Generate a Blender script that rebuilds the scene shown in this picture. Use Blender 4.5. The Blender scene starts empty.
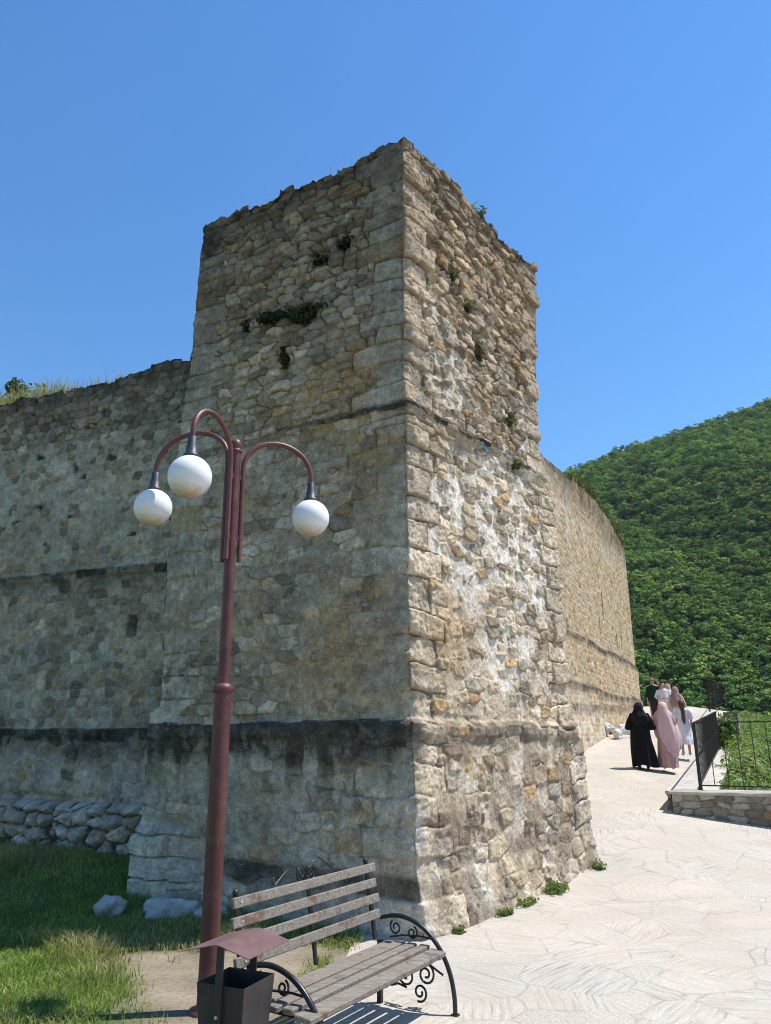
import bpy, math, random
import numpy as np
from math import radians, sin, cos, pi
from mathutils import Vector, Matrix

random.seed(7)
RNG = np.random.default_rng(11)
scene = bpy.context.scene
COL = scene.collection

# ------------------------------------------------------------------ noise
def hsh(i, j, seed=0):
    i = np.asarray(i).astype(np.int64); j = np.asarray(j).astype(np.int64)
    n = (i * 374761393 + j * 668265263 + seed * 1442695041) & 0xffffffff
    n = ((n ^ (n >> 13)) * 1274126177) & 0xffffffff
    n = ((n ^ (n >> 15)) * 2246822519) & 0xffffffff
    n = n ^ (n >> 16)
    return (n & 0xffffff) / float(0xffffff)

def vnoise(x, y, seed=0):
    xi = np.floor(x); yi = np.floor(y)
    fx = x - xi; fy = y - yi
    fx = fx * fx * (3 - 2 * fx); fy = fy * fy * (3 - 2 * fy)
    a = hsh(xi, yi, seed); b = hsh(xi + 1, yi, seed)
    c = hsh(xi, yi + 1, seed); d = hsh(xi + 1, yi + 1, seed)
    return (a * (1 - fx) + b * fx) * (1 - fy) + (c * (1 - fx) + d * fx) * fy

def fbm(x, y, seed=0, oct=4, gain=.5):
    s = 0; a = 1; t = 0
    for k in range(oct):
        s = s + a * vnoise(x * 2 ** k, y * 2 ** k, seed + 17 * k); t += a; a *= gain
    return s / t

def sst(a, b, x):
    t = np.clip((x - a) / (b - a), 0, 1)
    return t * t * (3 - 2 * t)

def lerp(a, b, t):
    return a + (b - a) * t

# ------------------------------------------------------------------ object helpers
def set_props(o, label=None, cat=None, group=None, kind=None):
    if label and not kind: kind = 'thing'
    if label: o['label'] = label
    if cat: o['category'] = cat
    if group: o['group'] = group
    if kind: o['kind'] = kind
    return o

def thing(name, label, cat, loc=(0, 0, 0), rz=0, group=None):
    o = bpy.data.objects.new(name, None); COL.objects.link(o)
    o.empty_display_size = .2
    o.location = loc; o.rotation_euler = (0, 0, rz)
    return set_props(o, label, cat, group, 'thing')

def link(name, me, mat=None, parent=None):
    o = bpy.data.objects.new(name, me); COL.objects.link(o)
    if mat is not None and len(me.materials) == 0: me.materials.append(mat)
    if parent is not None: o.parent = parent
    return o

def mesh_np(name, V, quads=None, tris=None, attrs=None, smooth=True):
    """fast mesh from arrays; attrs: name -> (N,3) colours or (N,) floats per vertex"""
    me = bpy.data.meshes.new(name)
    V = np.asarray(V, dtype=np.float32)
    nq = 0 if quads is None else len(quads); nt = 0 if tris is None else len(tris)
    me.vertices.add(len(V)); me.vertices.foreach_set('co', V.ravel())
    loops = []; starts = []
    if nq:
        loops.append(np.asarray(quads, dtype=np.int32).ravel()); starts.append(np.arange(nq, dtype=np.int32) * 4)
    if nt:
        loops.append(np.asarray(tris, dtype=np.int32).ravel()); starts.append(nq * 4 + np.arange(nt, dtype=np.int32) * 3)
    loops = np.concatenate(loops); starts = np.concatenate(starts)
    me.loops.add(len(loops)); me.loops.foreach_set('vertex_index', loops)
    me.polygons.add(len(starts)); me.polygons.foreach_set('loop_start', starts)
    me.polygons.foreach_set('use_smooth', np.full(len(starts), smooth, dtype=bool))
    if attrs:
        for k, a in attrs.items():
            a = np.asarray(a, dtype=np.float32)
            if a.ndim == 2:
                at = me.color_attributes.new(k, 'FLOAT_COLOR', 'POINT')
                c = np.ones((len(V), 4), dtype=np.float32); c[:, :a.shape[1]] = a
                at.data.foreach_set('color', c.ravel())
            else:
                at = me.attributes.new(k, 'FLOAT', 'POINT'); at.data.foreach_set('value', a)
    me.update(calc_edges=True); me.validate()
    return me

def grid_quads(nv, nu, off=0, flip=False):
    idx = np.arange(nv * nu).reshape(nv, nu) + off
    a, b, c, d = idx[:-1, :-1], idx[:-1, 1:], idx[1:, 1:], idx[1:, :-1]
    q = np.stack([a, b, c, d] if not flip else [a, d, c, b], -1)
    return q.reshape(-1, 4)

class MB:
    """collects simple shapes and builds ONE mesh object"""
    def __init__(s): s.v = []; s.f = []; s.sm = []
    def add(s, vs, fs, smooth=False):
        o = len(s.v); s.v += [tuple(v) for v in vs]
        s.f += [tuple(i + o for i in f) for f in fs]; s.sm += [smooth] * len(fs)
    def box(s, c, size, ax=None, ch=0.0):
        """box at c with full sizes; ax = 3x3 rows of axis vectors; ch = chamfer along all edges"""
        ax = ax or ((1, 0, 0), (0, 1, 0), (0, 0, 1))
        ax = [Vector(a) for a in ax]; c = Vector(c)
        hx, hy, hz = [q / 2 for q in size]
        if ch <= 0:
            vs = [c + ax[0] * (sx * hx) + ax[1] * (sy * hy) + ax[2] * (sz * hz)
                  for sz in (-1, 1) for sx, sy in ((-1, -1), (1, -1), (1, 1), (-1, 1))]
            s.add(vs, [(3, 2, 1, 0), (4, 5, 6, 7), (0, 1, 5, 4), (1, 2, 6, 5), (2, 3, 7, 6), (3, 0, 4, 7)])
            return
        # chamfered: octagonal profile in x,y lofted with inset ends
        def prof(hx, hy, q):
            return [(-hx + q, -hy), (hx - q, -hy), (hx, -hy + q), (hx, hy - q), (hx - q, hy), (-hx + q, hy), (-hx, hy - q), (-hx, -hy + q)]
        lv = [(-hz, prof(hx - ch, hy - ch, ch * .4)), (-hz + ch, prof(hx, hy, ch)), (hz - ch, prof(hx, hy, ch)), (hz, prof(hx - ch, hy - ch, ch * .4))]
        vs = [c + ax[0] * x + ax[1] * y + ax[2] * z for z, p in lv for x, y in p]
        fs = [tuple(range(7, -1, -1)), tuple(range(24, 32))]
        for k in range(3):
            for i in range(8):
                j = (i + 1) % 8
                fs.append((k * 8 + i, k * 8 + j, k * 8 + 8 + j, k * 8 + 8 + i))
        s.add(vs, fs)
    def tube(s, pts, r, n=10, cap=True):
        pts = [Vector(p) for p in pts]
        rs = r if isinstance(r, (list, tuple)) else [r] * len(pts)
        up = Vector((0.13, .21, 1)); vs = []; fs = []
        prev = None
        for i, p in enumerate(pts):
            t = (pts[min(i + 1, len(pts) - 1)] - pts[max(i - 1, 0)]).normalized()
            if prev is None:
                a = t.cross(up)
                if a.length < .05: a = t.cross(Vector((1, 0, 0)))
            else:
                a = prev - t * prev.dot(t)
            a.normalize(); b = t.cross(a); prev = a
            for k in range(n):
                w = 2 * pi * k / n
                vs.append(p + (a * cos(w) + b * sin(w)) * rs[i])
        for i in range(len(pts) - 1):
            for k in range(n):
                k2 = (k + 1) % n
                fs.append((i * n + k, i * n + k2, i * n + n + k2, i * n + n + k))
        s.add(vs, fs, True)
        if cap:
            m = len(pts) - 1
            s.add(vs[:n], [tuple(range(n - 1, -1, -1))]); s.add(vs[m * n:], [tuple(range(n))])
    def lathe(s, prof, c=(0, 0, 0), n=24):
        c = Vector(c); vs = []; fs = []
        for r, z in prof:
            for k in range(n):
                w = 2 * pi * k / n
                vs.append(c + Vector((r * cos(w), r * sin(w), z)))
        for i in range(len(prof) - 1):
            for k in range(n):
                k2 = (k + 1) % n
                fs.append((i * n + k, i * n + k2, i * n + n + k2, i * n + n + k))
        s.add(vs, fs, True)
        if prof[0][0] > 1e-4: s.add(vs[:n], [tuple(range(n - 1, -1, -1))])
        if prof[-1][0] > 1e-4: s.add(vs[-n:], [tuple(range(n))])
    def build(s, name, mat, parent=None, loc=None):
        me = bpy.data.meshes.new(name); me.from_pydata(s.v, [], s.f)
        me.polygons.foreach_set('use_smooth', s.sm); me.update()
        o = link(name, me, mat, parent)
        if loc: o.location = loc
        return o

# ------------------------------------------------------------------ materials
class NT:
    def __init__(s, name):
        s.m = bpy.data.materials.new(name); s.m.use_nodes = True
        s.t = s.m.node_tree; s.t.nodes.clear()
        s.out = s.n('ShaderNodeOutputMaterial')
    def n(s, typ, **kw):
        x = s.t.nodes.new(typ)
        for k, v in kw.items(): setattr(x, k, v)
        return x
    def l(s, a, b): s.t.links.new(a, b)
    def val(s, sock, v):
        if hasattr(v, 'is_linked') or isinstance(v, bpy.types.NodeSocket): s.l(v, sock)
        else: sock.default_value = v
    def noise(s, scale, detail=4, rough=.55, vec=None, dist=0):
        x = s.n('ShaderNodeTexNoise'); x.inputs['Scale'].default_value = scale
        x.inputs['Detail'].default_value = detail; x.inputs['Roughness'].default_value = rough
        x.inputs['Distortion'].default_value = dist
        if vec is not None: s.l(vec, x.inputs['Vector'])
        return x.outputs['Fac']
    def voro(s, scale, feature='F1', vec=None, rnd=1.0):
        x = s.n('ShaderNodeTexVoronoi'); x.feature = feature
        x.inputs['Scale'].default_value = scale; x.inputs['Randomness'].default_value = rnd
        if vec is not None: s.l(vec, x.inputs['Vector'])
        return x
    def ramp(s, fac, stops):
        x = s.n('ShaderNodeValToRGB'); s.l(fac, x.inputs['Fac'])
        e = x.color_ramp.elements
        while len(e) < len(stops): e.new(.5)
        for q, (p, c) in zip(e, stops):
            q.position = p; q.color = (c if isinstance(c, tuple) else (c, c, c)) + ((1,) if not isinstance(c, tuple) or len(c) == 3 else ())
        return x.outputs['Color']
    def mix(s, fac, a, b, blend='MIX'):
        x = s.n('ShaderNodeMix'); x.data_type = 'RGBA'; x.blend_type = blend
        s.val(x.inputs[0], fac)
        s.val(x.inputs[6], a if not isinstance(a, tuple) else a + (1,)); s.val(x.inputs[7], b if not isinstance(b, tuple) else b + (1,))
        return x.outputs[2]
    def math(s, op, a, b=0.0):
        x = s.n('ShaderNodeMath'); x.operation = op; s.val(x.inputs[0], a); s.val(x.inputs[1], b)
        return x.outputs[0]
    def attr(s, name, out='Color'):
        x = s.n('ShaderNodeAttribute'); x.attribute_name = name
        return x.outputs[out]
    def obj(s): return s.n('ShaderNodeTexCoord').outputs['Object']
    def pos(s): return s.n('ShaderNodeNewGeometry').outputs['Position']
    def bump(s, h, strength=.4, dist=.01, prev=None):
        x = s.n('ShaderNodeBump'); x.inputs['Strength'].default_value = strength
        x.inputs['Distance'].default_value = dist; s.l(h, x.inputs['Height'])
        if prev is not None: s.l(prev, x.inputs['Normal'])
        return x.outputs['Normal']
    def pbr(s, col, rough=.8, normal=None, metal=0, spec=.3, **kw):
        b = s.n('ShaderNodeBsdfPrincipled')
        s.val(b.inputs['Base Color'], col if not isinstance(col, tuple) else col + (1,))
        s.val(b.inputs['Roughness'], rough); s.val(b.inputs['Metallic'], metal)
        s.val(b.inputs['Specular IOR Level'], spec)
        if normal is not None: s.l(normal, b.inputs['Normal'])
        for k, v in kw.items(): s.val(b.inputs[k], v)
        s.l(b.outputs[0], s.out.inputs['Surface'])
        return s.m

def mat_masonry():
    t = NT('masonry_stone'); p = t.pos()
    c = t.attr('tint')
    fine = t.noise(46, 6, .72, p); mid = t.noise(11, 5, .65, p); grit = t.noise(120, 4, .75, p)
    c = t.mix(1.0, c, t.ramp(fine, [(.30, .42), (.44, .88), (.56, 1.05), (.70, 1.55)]), 'MULTIPLY')
    c = t.mix(1.0, c, t.ramp(mid, [(.3, .68), (.5, 1.0), (.7, 1.22)]), 'MULTIPLY')
    # pale lichen crust, dark pits, rusty film
    sp = t.noise(95, 3, .65, p); patch = t.noise(3.4, 4, .6, p)
    c = t.mix(t.math('MULTIPLY', t.ramp(sp, [(.56, 0.0), (.63, .75)]), t.ramp(patch, [(.45, .15), (.62, .9)])), c, (.60, .585, .54))
    sd = t.noise(66, 4, .7, p, 1.2)
    c = t.mix(t.ramp(sd, [(.30, .8), (.39, 0.0)]), c, (.07, .06, .045))
    rf = t.noise(5.2, 5, .7, p, .6)
    c = t.mix(t.ramp(rf, [(.58, 0.0), (.70, .38)]), c, (.33, .215, .115))
    n1 = t.bump(fine, .85, .02); n2 = t.bump(grit, .75, .007, n1); n3 = t.bump(mid, .35, .03, n2)
    return t.pbr(c, .95, n3, spec=.12)

def mat_simple(name, col, rough=.6, metal=0, var=.25, scale=14, bump=.15, spec=.4, dirt=None):
    t = NT(name); p = t.obj()
    f = t.noise(scale, 5, .6, p)
    c = t.mix(1.0, col, t.ramp(f, [(.3, 1 - var), (.7, 1 + var)]), 'MULTIPLY')
    if dirt:
        d = t.noise(scale * .45, 6, .7, p)
        c = t.mix(t.ramp(d, [(.52, 0.0), (.68, 1.0)]), c, dirt)
    nb = t.bump(t.noise(scale * 6, 3, .6, p), bump, .004)
    return t.pbr(c, t.ramp(f, [(.2, rough - .08), (.8, rough + .08)]), nb, metal, spec)

def mat_wood():
    t = NT('weathered_slat_wood'); p = t.obj()
    mp = t.n('ShaderNodeMapping'); t.l(p, mp.inputs[0]); mp.inputs['Scale'].default_value = (1.2, 22, 22)
    g = t.noise(3.2, 7, .7, mp.outputs[0], .6)
    c = t.ramp(g, [(.28, (.08, .064, .052)), (.48, (.20, .172, .142)), (.72, (.33, .295, .255))])
    w = t.noise(3.1, 5, .65, p, .4)
    c = t.mix(t.ramp(w, [(.57, 0.0), (.62, .75)]), c, (.13, .06, .035))
    w2 = t.noise(5.2, 5, .7, p)
    c = t.mix(t.ramp(w2, [(.58, 0.0), (.66, .7)]), c, (.10, .075, .06))
    nb = t.bump(g, .6, .004)
    return t.pbr(c, .78, nb, spec=.25)

def mat_leaf(name, trans=.3, rough=.6):
    t = NT(name); c = t.attr('tint')
    f = t.noise(2.0, 3, .6, t.pos())
    c = t.mix(1.0, c, t.ramp(f, [(.3, .75), (.7, 1.25)]), 'MULTIPLY')
    b = t.n('ShaderNodeBsdfPrincipled'); t.l(c, b.inputs['Base Color'])
    b.inputs['Roughness'].default_value = rough; b.inputs['Specular IOR Level'].default_value = .25 if rough < .9 else .03
    tr = t.n('ShaderNodeBsdfTranslucent'); t.l(t.mix(1.0, c, (1.1, 1.15, .55), 'MULTIPLY'), tr.inputs['Color'])
    mx = t.n('ShaderNodeMixShader'); mx.inputs[0].default_value = trans
    t.l(b.outputs[0], mx.inputs[1]); t.l(tr.outputs[0], mx.inputs[2]); t.l(mx.outputs[0], t.out.inputs['Surface'])
    return t.m

def mat_path():
    t = NT('stone_slab_paving'); p = t.pos()
    w = t.n('ShaderNodeTexNoise'); w.inputs['Scale'].default_value = 1.3; w.inputs['Detail'].default_value = 3; t.l(p, w.inputs['Vector'])
    wv = t.n('ShaderNodeVectorMath'); wv.operation = 'MULTIPLY_ADD'; t.l(w.outputs['Color'], wv.inputs[0])
    wv.inputs[1].default_value = (.14, .14, 0); t.l(p, wv.inputs[2])
    flat = t.n('ShaderNodeVectorMath'); flat.operation = 'MULTIPLY'; t.l(wv.outputs[0], flat.inputs[0]); flat.inputs[1].default_value = (1, 1, 0)
    fv = flat.outputs[0]
    v1 = t.voro(1.7, 'F1', fv, 1.0); ve = t.voro(1.7, 'DISTANCE_TO_EDGE', fv, 1.0)
    sep = t.n('ShaderNodeSeparateColor'); t.l(v1.outputs['Color'], sep.inputs[0])
    # each slab carries its own bedding direction
    rot = t.n('ShaderNodeVectorRotate'); rot.rotation_type = 'Z_AXIS'; t.l(fv, rot.inputs['Vector'])
    t.l(t.math('MULTIPLY', sep.outputs[0], 6.283), rot.inputs['Angle'])
    mp = t.n('ShaderNodeMapping'); t.l(rot.outputs[0], mp.inputs[0]); mp.inputs['Scale'].default_value = (2.0, 30, 1)
    st = t.noise(1.0, 6, .66, mp.outputs[0], .1)
    big = t.noise(.55, 4, .6, p); fine = t.noise(60, 4, .65, p)
    c = t.ramp(st, [(.34, (.25, .228, .195)), (.44, (.44, .405, .352)), (.58, (.52, .482, .42))])
    plain = t.ramp(fine, [(.3, (.42, .38, .32)), (.7, (.54, .495, .43))])
    c = t.mix(t.ramp(t.math('ADD', t.math('MULTIPLY', sep.outputs[1], .6), t.math('MULTIPLY', big, .5)), [(.54, 0.0), (.66, .85)]), c, plain)
    c = t.mix(t.math('MULTIPLY', sep.outputs[2], .45), c, (.52, .455, .37))
    c = t.mix(1.0, c, t.ramp(big, [(.3, .92), (.7, 1.15)]), 'MULTIPLY')
    c = t.mix(1.0, c, t.ramp(fine, [(.25, .74), (.75, 1.12)]), 'MULTIPLY')
    brk = t.noise(2.3, 3, .6, p)
    st2 = t.noise(.42, 5, .68, p); c = t.mix(t.ramp(st2, [(.50, 0.0), (.68, .40)]), c, (.36, .335, .30))
    dm = t.noise(.9, 6, .7, p)
    c = t.mix(t.ramp(dm, [(.48, 0.0), (.64, .6)]), c, (.43, .375, .30))
    gr = t.voro(55, 'F1', p); c = t.mix(t.math('MULTIPLY', t.ramp(gr.outputs['Distance'], [(.12, .7), (.2, 0.0)]), t.ramp(t.noise(3, 4, .6, p), [(.5, 0.0), (.62, .8)])), c, (.22, .19, .15))
    jm = t.math('MULTIPLY', t.ramp(ve.outputs['Distance'], [(.0, 1.0), (.026, 0.0)]), t.ramp(brk, [(.42, .10), (.62, .55)]))
    c = t.mix(jm, c, (.24, .205, .165))
    crk = t.voro(3.7, 'DISTANCE_TO_EDGE', fv, 1.0)
    cm = t.math('MULTIPLY', t.ramp(crk.outputs['Distance'], [(.0, .5), (.014, 0.0)]), t.ramp(t.noise(1.1, 2, .5, p), [(.52, 0.0), (.64, .8)]))
    c = t.mix(cm, c, (.27, .23, .19))
    n = t.bump(st, .55, .03); n = t.bump(jm, -.6, .015, n); n = t.bump(fine, .25, .004, n)
    return t.pbr(c, .9, n, spec=.12)

def mat_ground():
    t = NT('dry_earth'); p = t.pos()
    a = t.noise(1.4, 6, .62, p); f = t.noise(28, 5, .7, p)
    c = t.ramp(a, [(.3, (.17, .135, .095)), (.5, (.255, .21, .15)), (.72, (.34, .29, .215))])
    c = t.mix(1.0, c, t.ramp(f, [(.25, .62), (.5, 1.0), (.75, 1.25)]), 'MULTIPLY')
    peb = t.voro(34, 'F1', p); pm = t.ramp(peb.outputs['Distance'], [(.14, .7), (.22, 0.0)])
    c = t.mix(t.math('MULTIPLY', pm, t.ramp(t.noise(5, 3, .5, p), [(.5, 0.0), (.62, 1.0)])), c, (.52, .48, .41))
    g = t.attr('grassy', 'Fac')
    c = t.mix(g, c, t.ramp(f, [(.3, (.045, .075, .018)), (.7, (.12, .15, .045))]))
    n = t.bump(f, .7, .02); n = t.bump(pm, .4, .01, n)
    return t.pbr(c, .95, n, spec=.1)

def mat_globe():
    t = NT('opal_globe'); p = t.obj()
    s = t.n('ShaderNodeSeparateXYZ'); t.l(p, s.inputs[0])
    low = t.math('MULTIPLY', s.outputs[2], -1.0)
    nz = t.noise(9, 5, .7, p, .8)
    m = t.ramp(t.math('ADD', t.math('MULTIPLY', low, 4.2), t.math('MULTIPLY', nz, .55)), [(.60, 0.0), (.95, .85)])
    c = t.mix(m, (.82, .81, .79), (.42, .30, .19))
    b = t.n('ShaderNodeBsdfPrincipled'); t.l(c, b.inputs['Base Color']); b.inputs['Roughness'].default_value = .22
    b.inputs['Specular IOR Level'].default_value = .35
    b.inputs['Subsurface Weight'].default_value = .15; b.inputs['Subsurface Radius'].default_value = (.06, .06, .055)
    t.l(b.outputs[0], t.out.inputs['Surface'])
    return t.m

def mat_cloth(name, col, var=.2, dots=None, scale=9):
    t = NT(name); p = t.obj()
    f = t.noise(scale, 4, .6, p)
    c = t.mix(1.0, col, t.ramp(f, [(.3, 1 - var), (.7, 1 + var)]), 'MULTIPLY')
    if dots:
        v = t.voro(17, 'F1', p, .6)
        c = t.mix(t.ramp(v.outputs['Distance'], [(.18, 1.0), (.26, 0.0)]), c, dots)
    return t.pbr(c, .85, t.bump(t.noise(140, 2, .5, p), .2, .002), spec=.15)

M = dict(
    stone=mat_masonry(), path=mat_path(), ground=mat_ground(), globe=mat_globe(), wood=mat_wood(),
    leaf=mat_leaf('leaf'), far=mat_leaf('far_canopy', .22, .95), grass=mat_leaf('grass_blade', .45),
    red=mat_simple('oxide_red_paint', (.105, .034, .031), .46, 0, .25, 7, .2, .4, (.15, .075, .05)),
    redlight=mat_simple('oxide_red_arm_paint', (.135, .046, .041), .46, 0, .2, 9, .1, .45),
    black=mat_simple('black_iron_paint', (.012, .012, .014), .36, 0, .2, 20, .12, .5),
    rust=mat_simple('rusting_black_iron', (.022, .02, .02), .6, 0, .3, 20, .3, .3, (.075, .045, .03)),
    socket=mat_simple('dark_grey_plastic', (.032, .038, .05), .5, 0, .2, 22, .1, .4),
    bin=mat_simple('brown_bin_sheet', (.040, .033, .034), .5, 0, .2, 9, .12, .35, (.065, .05, .045)),
    binlid=mat_simple('brown_lid_sheet', (.15, .088, .085), .5, 0, .14, 9, .1, .35, (.19, .13, .12)),
    steel=mat_simple('galvanised_bolt', (.55, .55, .55), .4, .6, .1, 30, .05),
    concrete=mat_simple('pale_concrete', (.47, .435, .38), .9, 0, .22, 6, .5, .15, (.37, .33, .28)),
    bark=mat_simple('bark', (.11, .085, .06), .9, 0, .4, 12, .8, .1),
    skin=mat_simple('skin', (.52, .30, .22), .55, 0, .08, 20, .05, .35),
    hair=mat_simple('dark_brown_hair', (.045, .02, .013), .5, 0, .35, 30, .4, .4),
    hairbrown=mat_simple('long_brown_hair', (.085, .03, .018), .48, 0, .35, 30, .4, .4),
    shoe=mat_simple('dark_shoe_leather', (.02, .018, .018), .5), shoepale=mat_simple('pale_shoe', (.5, .42, .36), .6),
    c_black=mat_cloth('black_cloth', (.009, .009, .011), .25), c_blackdots=mat_cloth('black_patterned_scarf', (.010, .010, .012), .2, (.07, .07, .07)),
    c_pink=mat_cloth('dusty_pink_cloth', (.64, .43, .42), .08), c_pink2=mat_cloth('darker_pink_cloth', (.54, .32, .30), .1),
    c_white=mat_cloth('white_cloth', (.70, .69, .70), .07), c_print=mat_cloth('white_printed_cotton', (.68, .66, .68), .06, (.42, .40, .46)),
    c_mauve=mat_cloth('mauve_cloth', (.30, .195, .19), .15), c_beige=mat_cloth('beige_cloth', (.56, .47, .34), .12),
    c_green=mat_cloth('dark_green_cloth', (.012, .035, .028), .25), c_grey=mat_cloth('dark_trousers', (.03, .03, .034), .2),
    blue=mat_simple('blue_plastic', (.06, .32, .62), .4),
)

# ------------------------------------------------------------------ ground shape
_yk = np.arange(-60, 400, .1)
_zk = np.interp(_yk, [-60, 8.6, 9.6, 10.8, 12.4, 14, 16.5, 19.4, 22, 25, 28, 31, 34, 36.5, 39, 42, 45, 130],
                [0, 0, .05, .16, .36, .55, .78, 1.05, 1.32, 1.66, 2.04, 2.44, 2.87, 3.20, 3.10, 2.7, 1.9, -28])
_zk = np.convolve(np.pad(_zk, 12, 'edge'), np.ones(25) / 25, 'valid')
def zpath(Y):
    return np.interp(np.asarray(Y, dtype=float), _yk, _zk)

def edge_x(Y):   # right edge of the path beyond the low wall
    return 5.1 + .487 * (np.asarray(Y, dtype=float) - 14)

def gz(X, Y):
    X = np.asarray(X, dtype=float); Y = np.asarray(Y, dtype=float)
    z = zpath(Y)
    z = z - .05 * np.clip(X - 4.9, 0, 40) * (1 - sst(14.0, 15.2, Y)) * sst(8, 12.5, Y)
    z = z - .12 * np.clip(X - edge_x(Y) + 1.5, 0, 2.2) * sst(14.0, 17, Y)
    d = X - edge_x(Y) - .55
    z = z - np.clip(d, 0, None) * .55 * sst(14.0, 15.2, Y)
    return np.maximum(z, -28)

def build_ground():
    def axis(lo, hi, dens):
        xs = [lo]
        while xs[-1] < hi:
            x = xs[-1]; xs.append(x + dens(x))
        return np.array(xs)
    xs = axis(-160, 320, lambda x: .12 if -7 < x < 8 else (.5 if -14 < x < 28 else 6))
    ys = axis(-40, 330, lambda y: .12 if 3.5 < y < 15 else (.5 if -2 < y < 50 else 6))
    X, Y = np.meshgrid(xs, ys)
    Z = gz(X, Y) - .012 + .05 * (fbm(X * .8, Y * .8, 3) - .5) * (X < -.3) * (Y < 14)
    pathy = sst(.2, .6, X - path_left(Y)) * (Y < 38)
    Z = Z - .05 * pathy
    g = grass_density(X, Y)
    V = np.stack([X, Y, Z], -1).reshape(-1, 3)
    me = mesh_np('ground', V, grid_quads(len(ys), len(xs)), attrs={'grassy': g.ravel()})
    set_props(link('ground', me, M['ground']), kind='structure')

def path_left(Y):
    Y = np.asarray(Y, dtype=float)
    return -.62 + .16 * (Y - 5.6) + .16 * (fbm(Y * 1.7, Y * 0 + 3.3, 5) - .5)

def grass_density(X, Y):
    n = fbm(X * 1.1, Y * 1.1, 21, 4)
    X0 = X; X = X + .9 * (fbm(X * 1.3, Y * 1.3, 23, 4) - .5); Y = Y + .7 * (fbm(X0 * 1.5, Y * 1.5, 24, 4) - .5)
    left = X < path_left(Y) - .02
    near = sst(-.35, .35, -(X + 2.0 + .50 * (Y - 6.3)) + 0.0) * sst(7.7, 7.4, Y)          # lush grass front left
    far = ((Y >= 7.35) & (X < .2)) * sst(.0, .3, Y - 7.35)
    bench = sst(.0, .35, .62 - np.hypot((X + .25) / 1.0, (Y - 6.55) / 1.35)) 
    g = np.maximum.reduce([near * np.ones_like(n), far * .9, bench * 1.3])
    g = np.clip(g * (0.55 + .9 * n) + .35 * sst(.56, .7, n), 0, 1)
    beyond = ((Y > 14.3) & (X > edge_x(Y) + .5)) | (Y > 39)
    return np.where(beyond, 1.0, g * left)

build_ground()

def build_path():
    ys = np.concatenate([np.arange(1.0, 16, .08), np.arange(16, 38.6, .2)])
    ts = np.linspace(0, 1, 150)
    V = []
    Yg, T = np.meshgrid(ys, ts, indexing='ij')
    L = np.where(Yg < 9, path_left(Yg), np.where(Yg < 14, path_left(9) + (Yg - 9) * .15, .75 + .49 * (Yg - 13.6)))
    L = np.where(Yg < 7.6, L, np.where(Yg < 9, L, L))
    R = np.where(Yg < 13.4, 14 - (Yg > 11) * (Yg - 11) * 2.5, 0)
    R = np.where(Yg < 14.1, np.where(Yg < 13.4, R, lerp(7.5, 5.6, (Yg - 13.4) / .7)), edge_x(Yg) + .25)
    X = L + (R - L) * T
    Z = gz(X, Yg) + .004 + .018 * (fbm(X * 1.6, Yg * 1.6, 9, 4) - .5) + .06 * (fbm(X * .35, Yg * .35, 19, 2) - .5) * sst(9, 14, Yg)
    V = np.stack([X, Yg, Z], -1).reshape(-1, 3)
    me = mesh_np('path', V, grid_quads(len(ys), len(ts), flip=True))
    set_props(link('path', me, M['path']), kind='structure')
build_path()

# ------------------------------------------------------------------ masonry field
def stone_field(u, v, w, h, seed, jit=.36, warp=.16, p=2.5):
    """rubble stones: returns distance to joint (0 at the joint), per-stone random numbers, offset from the stone's centre"""
    uu = u / w + warp * 2 * (fbm(u / w * .9, v / h * .9, seed + 5, 3) - .5)
    vv = v / h + warp * 2 * (fbm(u / w * .9 + 31, v / h * .9, seed + 6, 3) - .5)
    J = np.floor(vv)
    f1 = np.full(u.shape, 9.0); f2 = np.full(u.shape, 9.0)
    idi = np.zeros(u.shape); idj = np.zeros(u.shape); cu = np.zeros(u.shape); cv = np.zeros(u.shape)
    for dj in (-1, 0, 1):
        j = J + dj; off = hsh(j, j * 0 + 7, seed) + .5 * np.mod(j, 2)
        I = np.floor(uu - off)
        for di in (-1, 0, 1):
            i = I + di
            sx = i + .5 + off + (hsh(i, j, seed + 1) - .5) * 2 * jit
            sy = j + .5 + (hsh(i, j, seed + 2) - .5) * 1.5 * jit
            dx = np.abs(uu - sx); dy = np.abs(vv - sy)
            d = (dx ** p + dy ** p) ** (1 / p) + .22 * (hsh(i, j, seed + 3) - .5)
            m = d < f1
            f2 = np.where(m, f1, np.minimum(f2, d)); f1 = np.where(m, d, f1)
            idi = np.where(m, i, idi); idj = np.where(m, j, idj)
            cu = np.where(m, uu - sx, cu); cv = np.where(m, vv - sy, cv)
    r = [hsh(idi, idj, seed + 40 + k) for k in range(5)]
    rag = .16 * (fbm(u * 11, v * 11, seed + 8, 3) - .5) + .10 * (fbm(u * 30, v * 30, seed + 9, 2) - .5)
    return np.maximum(f2 - f1 + rag, 0), r, cu, cv

PAL = np.array([(.315, .285, .235), (.385, .325, .245), (.450, .415, .355), (.390, .275, .160), (.235, .195, .150), (.48, .41, .32)])
def pick(r, weights):
    w = np.cumsum(np.array(weights, float) / sum(weights))
    k = np.searchsorted(w, np.clip(r, 0, .9999))
    return PAL[np.minimum(k, len(PAL) - 1)]

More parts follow.
